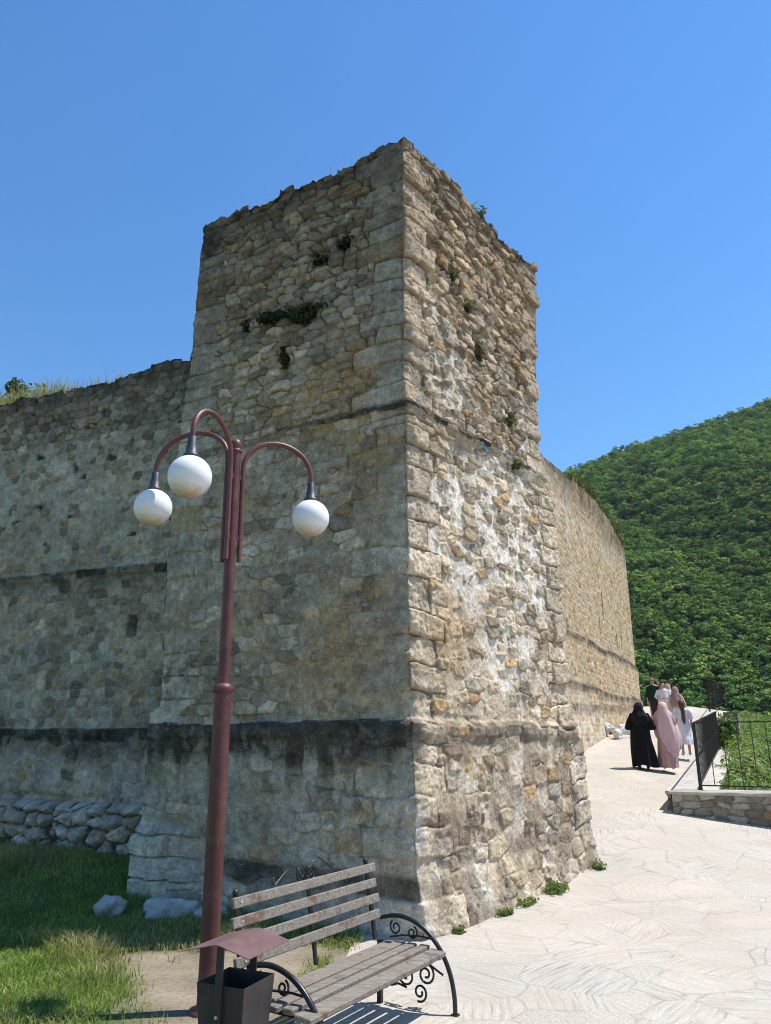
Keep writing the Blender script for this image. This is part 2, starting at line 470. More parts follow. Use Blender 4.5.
def quoin_field(d, v, rows, seed, lo=.3, hi=.62):
    """coursed corner blocks measured from a corner: d distance along the face (>=0), returns inside-mask distance to joint, randoms"""
    r = np.searchsorted(rows, v) - 1
    r = np.clip(r, 0, len(rows) - 2)
    z0 = rows[r]; z1 = rows[r + 1]
    ln = lo + (hi - lo) * np.where(np.mod(r, 2) == 0, .25 + .3 * hsh(r, r * 0, seed), .65 + .35 * hsh(r, r * 0, seed))
    e = np.minimum(np.minimum(v - z0, z1 - v), ln - d)
    return e, [hsh(r, r * 0 + k, seed + 9) for k in range(4)], r

def rand_rows(z0, z1, hmin, hmax, seed):
    rr = np.random.default_rng(seed); z = [z0]
    while z[-1] < z1: z.append(z[-1] + rr.uniform(hmin, hmax))
    return np.array(z)

def interp(z, knots):
    k = sorted(knots); return np.interp(z, [a for a, b in k], [b for a, b in k])

def blob(a, b, a0, b0, ra, rb):
    return np.exp(-(((a - a0) / ra) ** 2 + ((b - b0) / rb) ** 2))

# ------------------------------------------------------------------ the tower
dL = np.array((-.857, .515)); dR = np.array((.6255, .780)); nL = np.array((-.515, -.857)); nR = np.array((.78, -.6255))
CZ = dict(x=[(-.4, .385), (0, .372), (.45, .325), (.55, .300), (1.93, .285), (2.0, .262), (5.50, .235), (5.60, .215), (9.6, .230)],
          y=[(-.4, 7.80), (0, 7.815), (.45, 7.84), (.55, 7.86), (1.93, 7.872), (2.0, 7.915), (5.50, 7.925), (5.60, 7.955), (9.6, 8.00)])
SL = [(-.4, 3.93), (.5, 3.86), (1.95, 3.84), (2.12, 3.82), (2.2, 3.66), (3.6, 3.72), (5.4, 3.76), (5.7, 3.68), (7.1, 3.60), (9.6, 3.60)]
SR = [(-.4, 4.10), (.1, 4.04), (1.78, 3.98), (1.84, 3.70), (4.4, 3.68), (5.25, 3.68), (5.33, 3.42), (6.5, 3.40), (9.6, 3.68)]

def tower_surface():
    du = .0105; dz = .0105
    t = np.arange(-4.0, 4.3, du); z = np.arange(-.35, 9.52, dz)
    T, Z = np.meshgrid(t, z)
    T = np.clip(T, -interp(Z, SL), interp(Z, SR))      # the courses end at the tower's own edges
    left = T < 0
    Lf = 1 - sst(-.04, .04, T)
    band = np.where(Z < 1.96, 0, np.where(Z < 5.57, 1, 2))
    W = np.choose(band, [.36, .29, .26]); Hh = np.choose(band, [.185, .150, .122])
    W = W * (1 + .0 * T)
    W = np.where(left, W, W * .93)
    zb = np.choose(band, [-.4, 1.96, 5.57])
    e, r, cu, cv = stone_field(T + band * 31.7, Z - zb + band * 50, W, Hh, 3, jit=.33, warp=.13, p=3.0)
    hs = np.minimum(W, Hh)
    aL = -T; aR = T
    # --- zone fields -------------------------------------------------
    big = fbm(T * .9 + 4, Z * .9, 61, 4); med = fbm(T * 3.1, Z * 3.1, 71, 4); fine = fbm(T * 14, Z * 14, 81, 3); finer = fbm(T * 40, Z * 40, 91, 2)
    # mortar fill level 0..1 (1 buries the stones)
    mL = np.choose(band, [.66, .54, .30])
    mL = mL - .42 * sst(7.2, 8.0, Z) - .25 * blob(aL, Z, 1.7, 7.6, .9, 1.1) + .18 * sst(2.2, 3.5, aL) * sst(8.6, 7.0, Z) * (band == 2)
    mL = mL + .75 * (big - .5) + .5 * (med - .5)
    mR = np.choose(band, [.60, .52, .05])
    white = (blob(aR, Z, 1.9, 4.3, 1.35, 1.05) * 1.5 + blob(aR, Z, 2.0, 3.0, .55, .6) * 1.1 + blob(aR, Z, .75, 6.7, .5, .9) * 1.15 + blob(aR, Z, 2.6, 5.3, .6, .5)
             + .7 * blob(aR, Z, 2.9, 6.0, .3, .7) + .45 * blob(aR, Z, 1.5, 6.2, .6, .4))
    white = sst(.30, .62, white + .45 * (med - .5) + .4 * (big - .5)) * (~left)
    mR = mR + .24 * white + .75 * (big - .5) + .5 * (med - .5) + .30 * blob(aR, Z, .9, 2.7, .9, .5) + .3 * blob(aR, Z, 1.0, 5.7, .5, .25)
    mort = np.clip(np.where(left, mL, mR), -.05, 1.05)
    mort = lerp(mort, .56 + .7 * (med - .5), .85 * white)
    amp = np.where(left, np.choose(band, [.050, .046, .070]), np.choose(band, [.050, .056, .080]))
    prof = np.clip(e / .20, 0, 1) ** .38
    topw = .25 + .75 * r[0]
    rough = .030 * (fbm(T * 8, Z * 8, 83, 4, .6) - .5) + .022 * (fine - .5) + .012 * (finer - .5)
    spall = .022 * sst(.56, .66, fbm(T * 6, Z * 7, 84, 3)) * (r[1] > .4)
    hst = amp * (topw * prof + .45 * (r[1] - .5) * cv * 2 + .35 * (r[2] - .5) * cu * 2) + rough - spall
    hmo = amp * (mort * .80 - .05) + .020 * (med - .5) + .016 * (fine - .5) + .008 * (finer - .5)
    open_ = sst(.80, .30, mort)
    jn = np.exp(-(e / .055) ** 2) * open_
    hst = hst - .030 * jn
    # --- corner blocks -----------------------------------------------
    rowsC = np.concatenate([rand_rows(-.4, 1.75, .26, .40, 5)[:-1], [1.76, 1.96], rand_rows(1.96, 5.4, .22, .40, 6)[1:-1], [5.40, 5.58], rand_rows(5.58, 9.7, .17, .33, 7)[1:]])
    rowsC = np.array(sorted(rowsC)); wz = Z + .10 * (vnoise(T * 2.6, Z * .7, 33) - .5) + .03 * (fbm(T * 9, Z * 9, 34, 3) - .5)
    q = np.zeros_like(T) - 1; qr = [np.zeros_like(T) for _ in range(4)]
    for side, dist, lo, hi in ((1, np.where(left, aL, 9), .25, .80), (2, np.where(left, 9, aR), .22, .66), (3, np.where(left, interp(Z, SL) - aL, 9), .3, .8), (4, np.where(left, 9, interp(Z, SR) - aR), .25, .6)):
        seed = 100 if side < 3 else 100 + side
        ee, rr, ri = quoin_field(np.maximum(dist, 0) + .16 * (med - .5), wz, rowsC, seed, lo, hi)
        if side == 2:   # opposite bond on the other face
            ee2, _, _ = quoin_field(np.maximum(dist, 0) + .16 * (med - .5), wz, rowsC, seed + 50, lo, hi); ee = ee2
        m = ee > q
        m = m & (ee > -.004)
        q = np.where(m, ee, q)
        qr = [np.where(m, a, b) for a, b in zip(rr, qr)]
    isq = q > -.004
    ampq = np.where(left, .032, .070) * np.where((band == 2) & ~left, 1.2, 1) * np.where((band == 0) & ~left, .7, 1)
    hq = ampq * (.35 + .9 * qr[0]) * np.clip(q / (.016 + .018 * qr[1]), 0, 1) ** .4 + .03 * (med - .5) + rough - .6 * spall - .01 + .10 * (qr[1] - .5) * np.where(left, .4, 1) * np.sin((Z * 5.3 + qr[2] * 6)) * .35
    hst = np.where(isq, hq, hst)
    mq = np.where(left, np.choose(band, [.55, .50, .15]), np.choose(band, [.15, -.10, -.25])) + .9 * (big - .5) + .8 * (med - .5) + np.where(band == 2, -.15, 0) + np.where((band == 0) & ~left, .3, 0)
    hmo = np.where(isq, ampq * mq + .008 * (med - .5) - .012, hmo)
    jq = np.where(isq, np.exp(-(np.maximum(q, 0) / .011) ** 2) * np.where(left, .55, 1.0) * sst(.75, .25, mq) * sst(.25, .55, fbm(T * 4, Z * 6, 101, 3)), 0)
    hst = hst - .035 * jq; hmo = hmo - .020 * jq
    mask = sst(-.006, .006, hst - hmo)
    h = np.maximum(hst, hmo) * 1.0
    # ledges with a broken lip
    Zw = Z + .04 * (vnoise(T * 1.7, Z * 0, 49) - .5) + .03 * (hsh(np.floor(T * 3.1 + .3 * vnoise(T * 5, T * 0, 51)), T * 0, 50) - .5) + .03 * (med - .5)
    lip = sst(1.78, 1.86, Zw) * sst(2.03, 1.97, Zw)
    lipu = .030 * lip * (.4 + 1.2 * vnoise(T * 3.3, Z * 0, 44)) 
    lip2 = sst(5.47, 5.51, Zw) * sst(5.62, 5.59, Zw) * np.where(left, .3 + .7 * sst(2.4, .9, aL) , 1)
    h = h + lipu + .060 * lip2 * (.25 + 1.0 * vnoise(T * 3.1, Z * 0 + 2, 45))
    crack = sst(.03, .0, np.abs(Zw - 5.61 - .02 * (med - .5))) * np.where(left, .3 + .7 * sst(2.2, 1.2, aL), .5)
    h = h - .045 * crack
    # chipped arris, rotted holes where plants root
    h = h - .085 * np.exp(-(T / .05) ** 2) * sst(.35, .9, fbm(T * 0 + 1, Z * 4.5, 47, 3)) * 1.3
    for (sa, za, ra, rb) in HOLES:
        h = h - .10 * blob(T, Z, sa, za, ra, rb) * (med > .38)
    # bulging, split footing stones
    h = h + np.where(left, .10, .05) * sst(.5, -.1, Z) * vnoise(T * 1.6, Z * 2.2, 48)
    step = np.floor((Z + .08 * (med - .5)) / .235)
    h = h + left * sst(2.75, 3.15, aL) * sst(.86, .62, Z) * (.05 + .15 * hsh(step, step * 0 + np.floor(aL / .55 + .5 * np.mod(step, 2)), 98)) * sst(.0, .05, np.abs((Z + .08 * (med - .5)) / .235 - np.round((Z + .08 * (med - .5)) / .235)))
    Zs = Zw
    # --- stone and mortar colour, joint shade painted in ------------------------------
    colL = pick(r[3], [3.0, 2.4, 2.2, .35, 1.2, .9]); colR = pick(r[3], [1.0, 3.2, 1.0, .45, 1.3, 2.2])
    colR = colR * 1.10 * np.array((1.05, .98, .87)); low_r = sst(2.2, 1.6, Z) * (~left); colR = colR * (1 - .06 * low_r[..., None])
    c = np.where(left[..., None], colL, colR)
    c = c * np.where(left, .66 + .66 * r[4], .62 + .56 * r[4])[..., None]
    upL = (sst(7.4, 9.2, Z) * left)[..., None]
    qc = np.where(left[..., None], np.array((.41, .385, .335)), np.array((.46, .38, .275))) * (.82 + .36 * qr[2])[..., None]
    qc = np.where(((qr[3] > .90) & left)[..., None], np.array((.35, .27, .18)), qc)
    qc = qc * (.52 + .92 * fbm(T * 3.4, Z * 4.4, 86, 5))[..., None]
    c = np.where(isq[..., None], qc, c)
    mortarL = lerp(np.array((.345, .315, .255)), np.array((.41, .345, .245)), sst(.4, .65, fbm(T * 1.3, Z * 1.3, 62, 3))[..., None])
    ochre = (blob(aL, Z, .75, 6.0, .55, .55) + blob(aL, Z, .6, 3.1, .5, .5) + .8 * blob(aL, Z, 1.6, 5.9, .7, .25) + .8 * blob(aL, Z, 1.3, 2.6, .8, .35) + .6 * blob(aL, Z, .5, 4.6, .35, .5)) * left
    ochreR = (1.0 * blob(aR, Z, .35, 5.75, .45, .35) + .9 * blob(aR, Z, .8, 2.9, .7, .6) + .5 * blob(aR, Z, 3.2, 2.5, .5, .8) + .75 * blob(aR, Z, 2.4, .25, .8, .3) + .5 * blob(aR, Z, 1.6, 6.2, .8, .4)) * (~left)
    mortarR = lerp(np.array((.41, .325, .225)), np.array((.49, .41, .31)), sst(.4, .65, fbm(T * 1.3, Z * 1.3, 62, 3))[..., None])
    mortarR = lerp(mortarR, np.array((.68, .625, .54)), (white * (.75 + .4 * (fine - .3)))[..., None].clip(0, 1))
    mo = np.where(left[..., None], mortarL, mortarR)
    joint_shade = np.array((.115, .088, .060))        # shade inside open joints put into the colour, filled ones stay lime
    mo = lerp(mo, joint_shade, (.80 * sst(.40, .04, np.where(isq, mq, mort)) * (1 - white))[..., None])        # deep joints painted darker as shade, filled ones pale lime
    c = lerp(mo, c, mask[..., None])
    c = lerp(c, joint_shade, (.70 * np.where(isq, jq, jn) * (1 - .8 * white))[..., None])
    oc = np.clip(ochre * (.2 + 1.3 * (med - .25)), 0, .75) + np.clip(ochreR * (.1 + 1.2 * (med - .25)), 0, .6)
    c = lerp(c, np.array((.40, .255, .125)), oc[..., None].clip(0, .9))
    # weathering that belongs to the stone: black crust under the bands and the wall head, pale lime streaks
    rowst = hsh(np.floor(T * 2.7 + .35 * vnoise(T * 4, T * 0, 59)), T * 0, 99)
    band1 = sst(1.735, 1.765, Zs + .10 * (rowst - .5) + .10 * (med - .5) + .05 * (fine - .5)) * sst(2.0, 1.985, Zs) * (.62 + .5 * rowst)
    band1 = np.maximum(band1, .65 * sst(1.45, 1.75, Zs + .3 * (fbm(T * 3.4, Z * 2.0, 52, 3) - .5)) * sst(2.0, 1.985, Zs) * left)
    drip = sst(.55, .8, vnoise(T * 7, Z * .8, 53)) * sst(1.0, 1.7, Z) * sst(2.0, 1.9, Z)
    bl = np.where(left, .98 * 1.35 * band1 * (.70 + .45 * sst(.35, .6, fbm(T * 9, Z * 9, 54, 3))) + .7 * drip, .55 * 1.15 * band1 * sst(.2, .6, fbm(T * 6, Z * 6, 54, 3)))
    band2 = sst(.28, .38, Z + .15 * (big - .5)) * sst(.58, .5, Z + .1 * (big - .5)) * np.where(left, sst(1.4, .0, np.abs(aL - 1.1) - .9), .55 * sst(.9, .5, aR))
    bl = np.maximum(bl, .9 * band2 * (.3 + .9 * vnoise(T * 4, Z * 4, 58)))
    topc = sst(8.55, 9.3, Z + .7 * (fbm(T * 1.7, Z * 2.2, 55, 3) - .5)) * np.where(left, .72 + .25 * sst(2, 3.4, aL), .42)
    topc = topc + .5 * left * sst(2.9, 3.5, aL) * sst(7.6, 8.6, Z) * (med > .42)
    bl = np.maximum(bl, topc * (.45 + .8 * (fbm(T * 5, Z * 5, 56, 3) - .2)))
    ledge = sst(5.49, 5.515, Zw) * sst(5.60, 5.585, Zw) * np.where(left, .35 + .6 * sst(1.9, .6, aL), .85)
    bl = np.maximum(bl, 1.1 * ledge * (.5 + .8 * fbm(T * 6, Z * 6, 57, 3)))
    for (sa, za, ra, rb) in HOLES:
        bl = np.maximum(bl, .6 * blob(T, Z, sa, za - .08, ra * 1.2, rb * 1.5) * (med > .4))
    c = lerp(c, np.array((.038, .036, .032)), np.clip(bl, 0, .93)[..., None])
    lime = np.where(left, sst(.50, .75, fbm(T * 2.4, Z * 1.3, 63, 4)) * sst(1.95, 1.5, Z) * .55 + .35 * sst(.55, .8, fbm(T * 6, Z * 5, 64, 3)) * sst(.9, .2, Z), 0.55 * sst(.56, .74, fbm(T * 3, Z * 2, 65, 4)) * sst(1.8, 1.2, Z))
    lime = np.maximum(lime, .6 * left * (mask * sst(.55, .72, fbm(T * 8, Z * 8, 66, 3)) * sst(.45, .8, r[2])))
    lime = lime * (1 - np.clip(bl, 0, 1))
    c = lerp(c, np.array((.50, .485, .45)), np.clip(lime, 0, .8)[..., None])
    foot = sst(.78, .60, Z + .1 * (big - .5)) * left * sst(2.6, 3.3, aL)
    c = lerp(c, np.array((.62, .60, .55)), (foot * .95 * (.5 + .8 * (med - .2)))[..., None].clip(0, .85))
    c = c * (.70 + .6 * fine)[..., None] * (.74 + .52 * fbm(T * 1.9, Z * 1.9, 87, 4))[..., None]
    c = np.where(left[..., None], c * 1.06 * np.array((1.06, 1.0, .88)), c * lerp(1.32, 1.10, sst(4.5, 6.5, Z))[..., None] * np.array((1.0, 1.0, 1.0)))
    pat = sst(6.0, 8.3, Z + 1.6 * (fbm(T * 1.1, Z * .9, 102, 4) - .5)) * (.35 + 1.1 * fbm(T * 4, Z * 4, 103, 4)).clip(0, 1)      # dark weathered skin of the upper courses
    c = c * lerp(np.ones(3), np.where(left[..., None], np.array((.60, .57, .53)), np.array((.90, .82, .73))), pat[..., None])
    # brown earth washed into the lower courses of the sunlit face
    br = low_r * sst(.44, .62, fbm(T * 3.4, Z * 3.4, 88, 4)) * .6
    c = lerp(c, np.array((.215, .155, .105)), br[..., None])
    # --- geometry ------------------------------------------------------
    ztop = 9.46 + .09 * (vnoise(T * 3.3, T * 0, 91) - .5) + .11 * (hsh(np.floor(T * 4.6 + .4 * vnoise(T * 3, T * 0, 95)), T * 0, 94) - .5) + .05 * (vnoise(T * 19, T * 0, 92) - .5) - .09 * sst(3.3, 1.2, aL) * left * sst(0.3, 1.2, aL) - .14 * sst(1.2, 2.6, aR) * (~left) * sst(3.7, 3.3, aR)
    zz = np.minimum(Z, ztop)
    Tc = np.clip(T, -interp(Z, SL), interp(Z, SR))
    zl = np.where((Z > .8) & (Z < 6.5), Zw, zz)
    cx = interp(zl, CZ['x']); cy = interp(zl, CZ['y'])
    n = Lf[..., None] * nL + (1 - Lf)[..., None] * nR
    n = n / np.linalg.norm(n, axis=-1, keepdims=True)
    d = np.where(T[..., None] < 0, -dL, dR)
    xy = np.stack([cx, cy], -1) + d * Tc[..., None] + n * h[..., None]
    V = np.concatenate([xy, zz[..., None]], -1)
    return V, c, (len(z), len(t))

# where plants root in the masonry: signed distance along the faces, height, radii
HOLES = [(-2.05, 7.42, .16, .12), (-1.55, 7.28, .22, .13), (-1.25, 8.12, .14, .09), (-.88, 8.13, .12, .09), (-1.8, 6.75, .07, .28), (-2.5, 7.4, .1, .07), (-1.62, 7.85, .09, .1),
         (1.05, 7.9, .08, .12), (1.45, 7.62, .1, .12), (1.68, 7.1, .09, .25), (2.5, 6.25, .1, .16), (2.52, 5.5, .12, .1)]

def build_tower():
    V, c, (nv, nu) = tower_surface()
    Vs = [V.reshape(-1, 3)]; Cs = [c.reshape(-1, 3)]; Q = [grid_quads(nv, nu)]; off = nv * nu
    # the two hidden faces and the rubble top, coarser
    zk = np.arange(-.35, 9.40, .06)
    for side in (0, 1):
        s = np.linspace(0, 1, 70)
        Zg, S = np.meshgrid(zk, s, indexing='ij')
        C0 = np.stack([interp(Zg, CZ['x']), interp(Zg, CZ['y'])], -1)
        A = C0 + dL * interp(Zg, SL)[..., None]; B = C0 + dR * interp(Zg, SR)[..., None]
        D = C0 + dL * (interp(Zg, SL) - .05)[..., None] + dR * (interp(Zg, SR) - .05)[..., None]
        P0, P1 = (A, D) if side == 0 else (D, B)
        xy = P0 + (P1 - P0) * S[..., None]
        nn = np.array((-dR[0], -dR[1])) * -1 if side else np.array((dL[0], dL[1]))
        e, r, cu, cv = stone_field(S * 3.7 + side * 40, Zg, .32, .22, 13)
        xy = xy + nn * (.05 * (np.clip(e / .4, 0, 1) ** .6) * (.4 + r[0]) - .03)[..., None]
        Vs.append(np.concatenate([xy, Zg[..., None]], -1).reshape(-1, 3))
        cc = lerp(np.array((.36, .30, .22)), pick(r[3], [2, 2, 1, .6, .8, 1]), sst(.05, .15, e)[..., None]); Cs.append(cc.reshape(-1, 3))
        Q.append(grid_quads(len(zk), 70, off, flip=False)); off += len(zk) * 70
    a = np.linspace(.025, .99, 90); b = np.linspace(.025, .99, 90)
    A_, B_ = np.meshgrid(a, b, indexing='ij')
    zt = 9.36 + .12 * (fbm(A_ * 12, B_ * 12, 93, 3) - .5)
    xy = np.stack([interp(zt, CZ['x']), interp(zt, CZ['y'])], -1) + dL * (A_ * 3.6)[..., None] + dR * (B_ * 3.66)[..., None]
    Vs.append(np.concatenate([xy, zt[..., None]], -1).reshape(-1, 3)); Cs.append(np.full((8100, 3), .26) * np.array((1.1, .95, .75)))
    Q.append(grid_quads(90, 90, off, flip=True))
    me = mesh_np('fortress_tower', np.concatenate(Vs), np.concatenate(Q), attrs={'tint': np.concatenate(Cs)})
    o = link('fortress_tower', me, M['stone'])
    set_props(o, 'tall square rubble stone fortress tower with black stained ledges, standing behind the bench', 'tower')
build_tower()

# ------------------------------------------------------------------ curtain walls
def wall_mesh(name, P, ztop, zbot, step, fn, thick, topcol=(.27, .23, .17)):
    """wall along plan points P (list of xy) whose outer face is on the side of the camera; fn(S,Z) -> height, colour"""
    P = np.array(P, float); seg = np.hypot(*np.diff(P, axis=0).T); cum = np.concatenate([[0], np.cumsum(seg)])
    s = np.arange(0, cum[-1], step); z = np.arange(zbot, ztop.max() if hasattr(ztop, 'max') else ztop, step)
    x = np.interp(s, cum, P[:, 0]); y = np.interp(s, cum, P[:, 1])
    k = max(3, int(.8 / step)); ker = np.ones(k) / k
    pad = lambda q: np.convolve(np.concatenate([2 * q[0] - q[1:k][::-1], q, 2 * q[-1] - q[-k:-1][::-1]]), ker, 'same')[k - 1:k - 1 + len(q)]
    x = pad(x); y = pad(y)
    tx = np.gradient(x); ty = np.gradient(y); L = np.hypot(tx, ty); nx, ny = ty / L, -tx / L
    S, Z = np.meshgrid(s, z)
    h, c, zt = fn(S, Z)
    zz = np.minimum(Z, zt)
    X = x[None] + nx[None] * h; Y = y[None] + ny[None] * h
    V = np.stack([X, Y, zz], -1)
    Vs = [V.reshape(-1, 3)]; Cs = [c.reshape(-1, 3)]; Q = [grid_quads(len(z), len(s))]; off = V.shape[0] * V.shape[1]
    # top and back
    ss = np.arange(0, len(s), max(1, int(.06 / step))); zts = zt[0][ss]
    w = np.concatenate([np.linspace(-.02, thick, 14), [thick, thick]])
    Wd, I = np.meshgrid(w, ss, indexing='ij')
    zz = np.broadcast_to(zts, I.shape) - .05 + .10 * (fbm(Wd * 3, I * step * 3, 17, 3) - .5)
    zz = zz.copy(); zz[-1] = zbot
    Xb = x[I] - nx[I] * Wd; Yb = y[I] - ny[I] * Wd
    Vs.append(np.stack([Xb, Yb, zz], -1).reshape(-1, 3)); Cs.append(np.broadcast_to(np.array(topcol), (I.size, 3)))
    Q.append(grid_quads(len(w), len(ss), off))
    off += I.size
    # end caps
    for e in (0, len(s) - 1):
        zc = np.linspace(zbot, zt[0][e] - .02, 12); wc = np.linspace(0, thick, 5)
        Zc, Wc = np.meshgrid(zc, wc, indexing='ij')
        Vs.append(np.stack([x[e] - nx[e] * Wc, y[e] - ny[e] * Wc, Zc], -1).reshape(-1, 3)); Cs.append(np.broadcast_to(np.array((.33, .28, .2)), (60, 3)))
        Q.append(grid_quads(12, 5, off, flip=(e != 0))); off += 60
    return mesh_np(name, np.concatenate(Vs), np.concatenate(Q), attrs={'tint': np.concatenate(Cs)})

def left_wall(S, Z):
    # S runs from the far left end towards the tower; A = distance left of the tower junction
    A = LW_LEN - .9 - S
    band = np.where(Z < .88, 0, np.where(Z < 1.93, 1, np.where(Z < 4.45, 2, 3)))
    top = Z > 6.95 + .25 * (vnoise(S * .9, Z * 0, 5) - .5)
    W = np.choose(band, [.31, .25, .215, .21]); H = np.choose(band, [.205, .17, .145, .14])
    zb = np.choose(band, [-.28, .88, 1.93, 4.45])
    e, r, cu, cv = stone_field(S + band * 23.1, Z - zb + band * 40, W, H, 7, p=2.3)
    big = fbm(S * .8, Z * .8, 161, 4); med = fbm(S * 3, Z * 3, 171, 4); fine = fbm(S * 13, Z * 13, 181, 3)
    m = np.choose(band, [-.05, .70, .52, .58]) + .85 * (big - .5) + .5 * (med - .5)
    m = np.where(top, .12 + .4 * (med - .5), m) + .22 * blob(Z, Z * 0, 5.6, 0, .8, 1)
    amp = np.choose(band, [.15, .045, .045, .05])
    rough = .028 * (fbm(S * 8, Z * 8, 183, 4, .6) - .5) + .02 * (fine - .5)
    jn = np.exp(-(e / .055) ** 2) * sst(.7, .25, m)
    hs = -.025 * jn + amp * ((.3 + .7 * r[0]) * np.clip(e / np.where(band == 0, .45, .22), 0, 1) ** np.where(band == 0, .6, .42) + .5 * (r[1] - .5) * cv + .4 * (r[2] - .5) * cu) + rough * (1 + 2.2 * (band == 0))
    hm = amp * (m * .8 - .05) + .02 * (med - .5) + .014 * (fine - .5)
    mask = sst(-.005, .006, hs - hm); h = np.maximum(hs, hm)
    h = h + np.interp(Z, [.80, .90], [.16, 0]) * 1.0 * (.7 + .5 * vnoise(S * 2, Z * 2, 8)) - .10 * sst(.1, 0, np.abs(Z - .93)) * (vnoise(S * 1.6, Z * 0, 12) - .2)
    h = h + .05 * sst(1.78, 1.85, Z) * sst(1.98, 1.93, Z) * vnoise(S * 3, Z * 0, 9) + .05 * sst(4.32, 4.38, Z) * sst(4.55, 4.48, Z) * vnoise(S * 3, Z * 0, 10)
    # small square putlog opening
    hole = sst(.10, .075, np.abs(A - .74) + .02 * (med - .5)) * sst(.17, .14, np.abs(Z - 3.5) + .03 * (med - .5))
    h = h - .9 * hole
    pit = (vnoise(S * 4.2, Z * 4.2, 14) > .90) & (fbm(S * 9, Z * 9, 15, 2) > .46) & (Z > 5.0)
    h = h - .07 * pit
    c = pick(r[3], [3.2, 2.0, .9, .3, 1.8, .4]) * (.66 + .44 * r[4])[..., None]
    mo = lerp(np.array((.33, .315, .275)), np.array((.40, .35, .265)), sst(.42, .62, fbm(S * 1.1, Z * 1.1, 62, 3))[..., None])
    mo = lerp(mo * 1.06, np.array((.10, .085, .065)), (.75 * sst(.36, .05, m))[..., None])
    c = lerp(mo, c, mask[..., None]); c = lerp(c, np.array((.10, .085, .065)), (.6 * jn)[..., None])  # open joints darkened in colour for the shade inside them
    oc = .5 * sst(.72, .86, r[2]) * mask * (Z < 5.4) * (Z > 2)
    c = lerp(c, np.array((.37, .255, .145)), (oc * .8)[..., None])
    for zc, lo, wv in ((1.93, .20, 1.0), (4.47, .12, .9)):
        rw = hsh(np.floor(S * 3.1 + .35 * vnoise(S * 4, S * 0, 59)), S * 0, 99 + int(zc))
        b = sst(zc - lo, zc - lo + .03, Z + .12 * (rw - .5) + .14 * (med - .5) + .06 * (fine - .5)) * sst(zc + .03, zc + .005, Z + .05 * (med - .5)) * (.7 + .4 * rw) * sst(.08, .2, np.abs(rw - .5) + .25 * (fine - .3) + (zc < 3) * .3)
        b = np.maximum(b, .55 * sst(zc - lo - .35, zc - lo + .05, Z + .35 * (fbm(S * 3.2, Z * 1.6, 53, 3) - .5)) * sst(zc + .03, zc + .005, Z))
        c = lerp(c, np.array((.022, .022, .022)), np.clip(b * wv * (.50 + .7 * sst(.2, .6, fbm(S * 5, Z * 4, 54, 3))), 0, .95)[..., None])
    tc = sst(6.7, 7.7, Z + .9 * (big - .5)) * .38 + .45 * sst(7.6, 7.9, Z + .3 * (med - .5))
    c = lerp(c, np.array((.048, .046, .040)), np.clip(tc * (.35 + 1.0 * vnoise(S * 4, Z * 4, 55)), 0, .9)[..., None])
    lime = sst(.52, .75, fbm(S * 2.2, Z * 1.5, 63, 4)) * sst(1.7, 1.2, Z) * .6 + (band == 0) * .55 * sst(.4, .65, fbm(S * 3, Z * 3, 67, 3))
    c = lerp(c, np.array((.50, .49, .46)), np.clip(lime, 0, .8)[..., None])
    c = lerp(c, np.array((.05, .05, .045)), (.85 * (pit | ((band == 0) & (hs < .03))))[..., None])
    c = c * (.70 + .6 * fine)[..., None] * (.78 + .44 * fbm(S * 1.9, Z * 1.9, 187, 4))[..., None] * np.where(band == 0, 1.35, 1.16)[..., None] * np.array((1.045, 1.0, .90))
    zt = 7.93 + .02 * (LW_LEN - S - 4) * -1 + .08 * (vnoise(S * 3.1, Z * 0, 21) - .5) + .13 * (hsh(np.floor(S * 4.3 + .5 * vnoise(S * 3, S * 0, 25)), S * 0, 24) - .5) + .04 * (vnoise(S * 17, Z * 0, 22) - .5) + .10 * blob(A, A * 0, .5, 0, .6, 1)
    return h, c, zt

LWP = [(-13.2, 15.4), (-2.47, 11.13)]
LW_LEN = math.hypot(LWP[1][0] - LWP[0][0], LWP[1][1] - LWP[0][1])
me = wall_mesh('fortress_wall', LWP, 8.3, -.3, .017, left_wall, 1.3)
set_props(link('fortress_wall', me, M['stone']), 'shaded grey fortress wall with small square hole and boulder footing, left of the tower', 'wall')

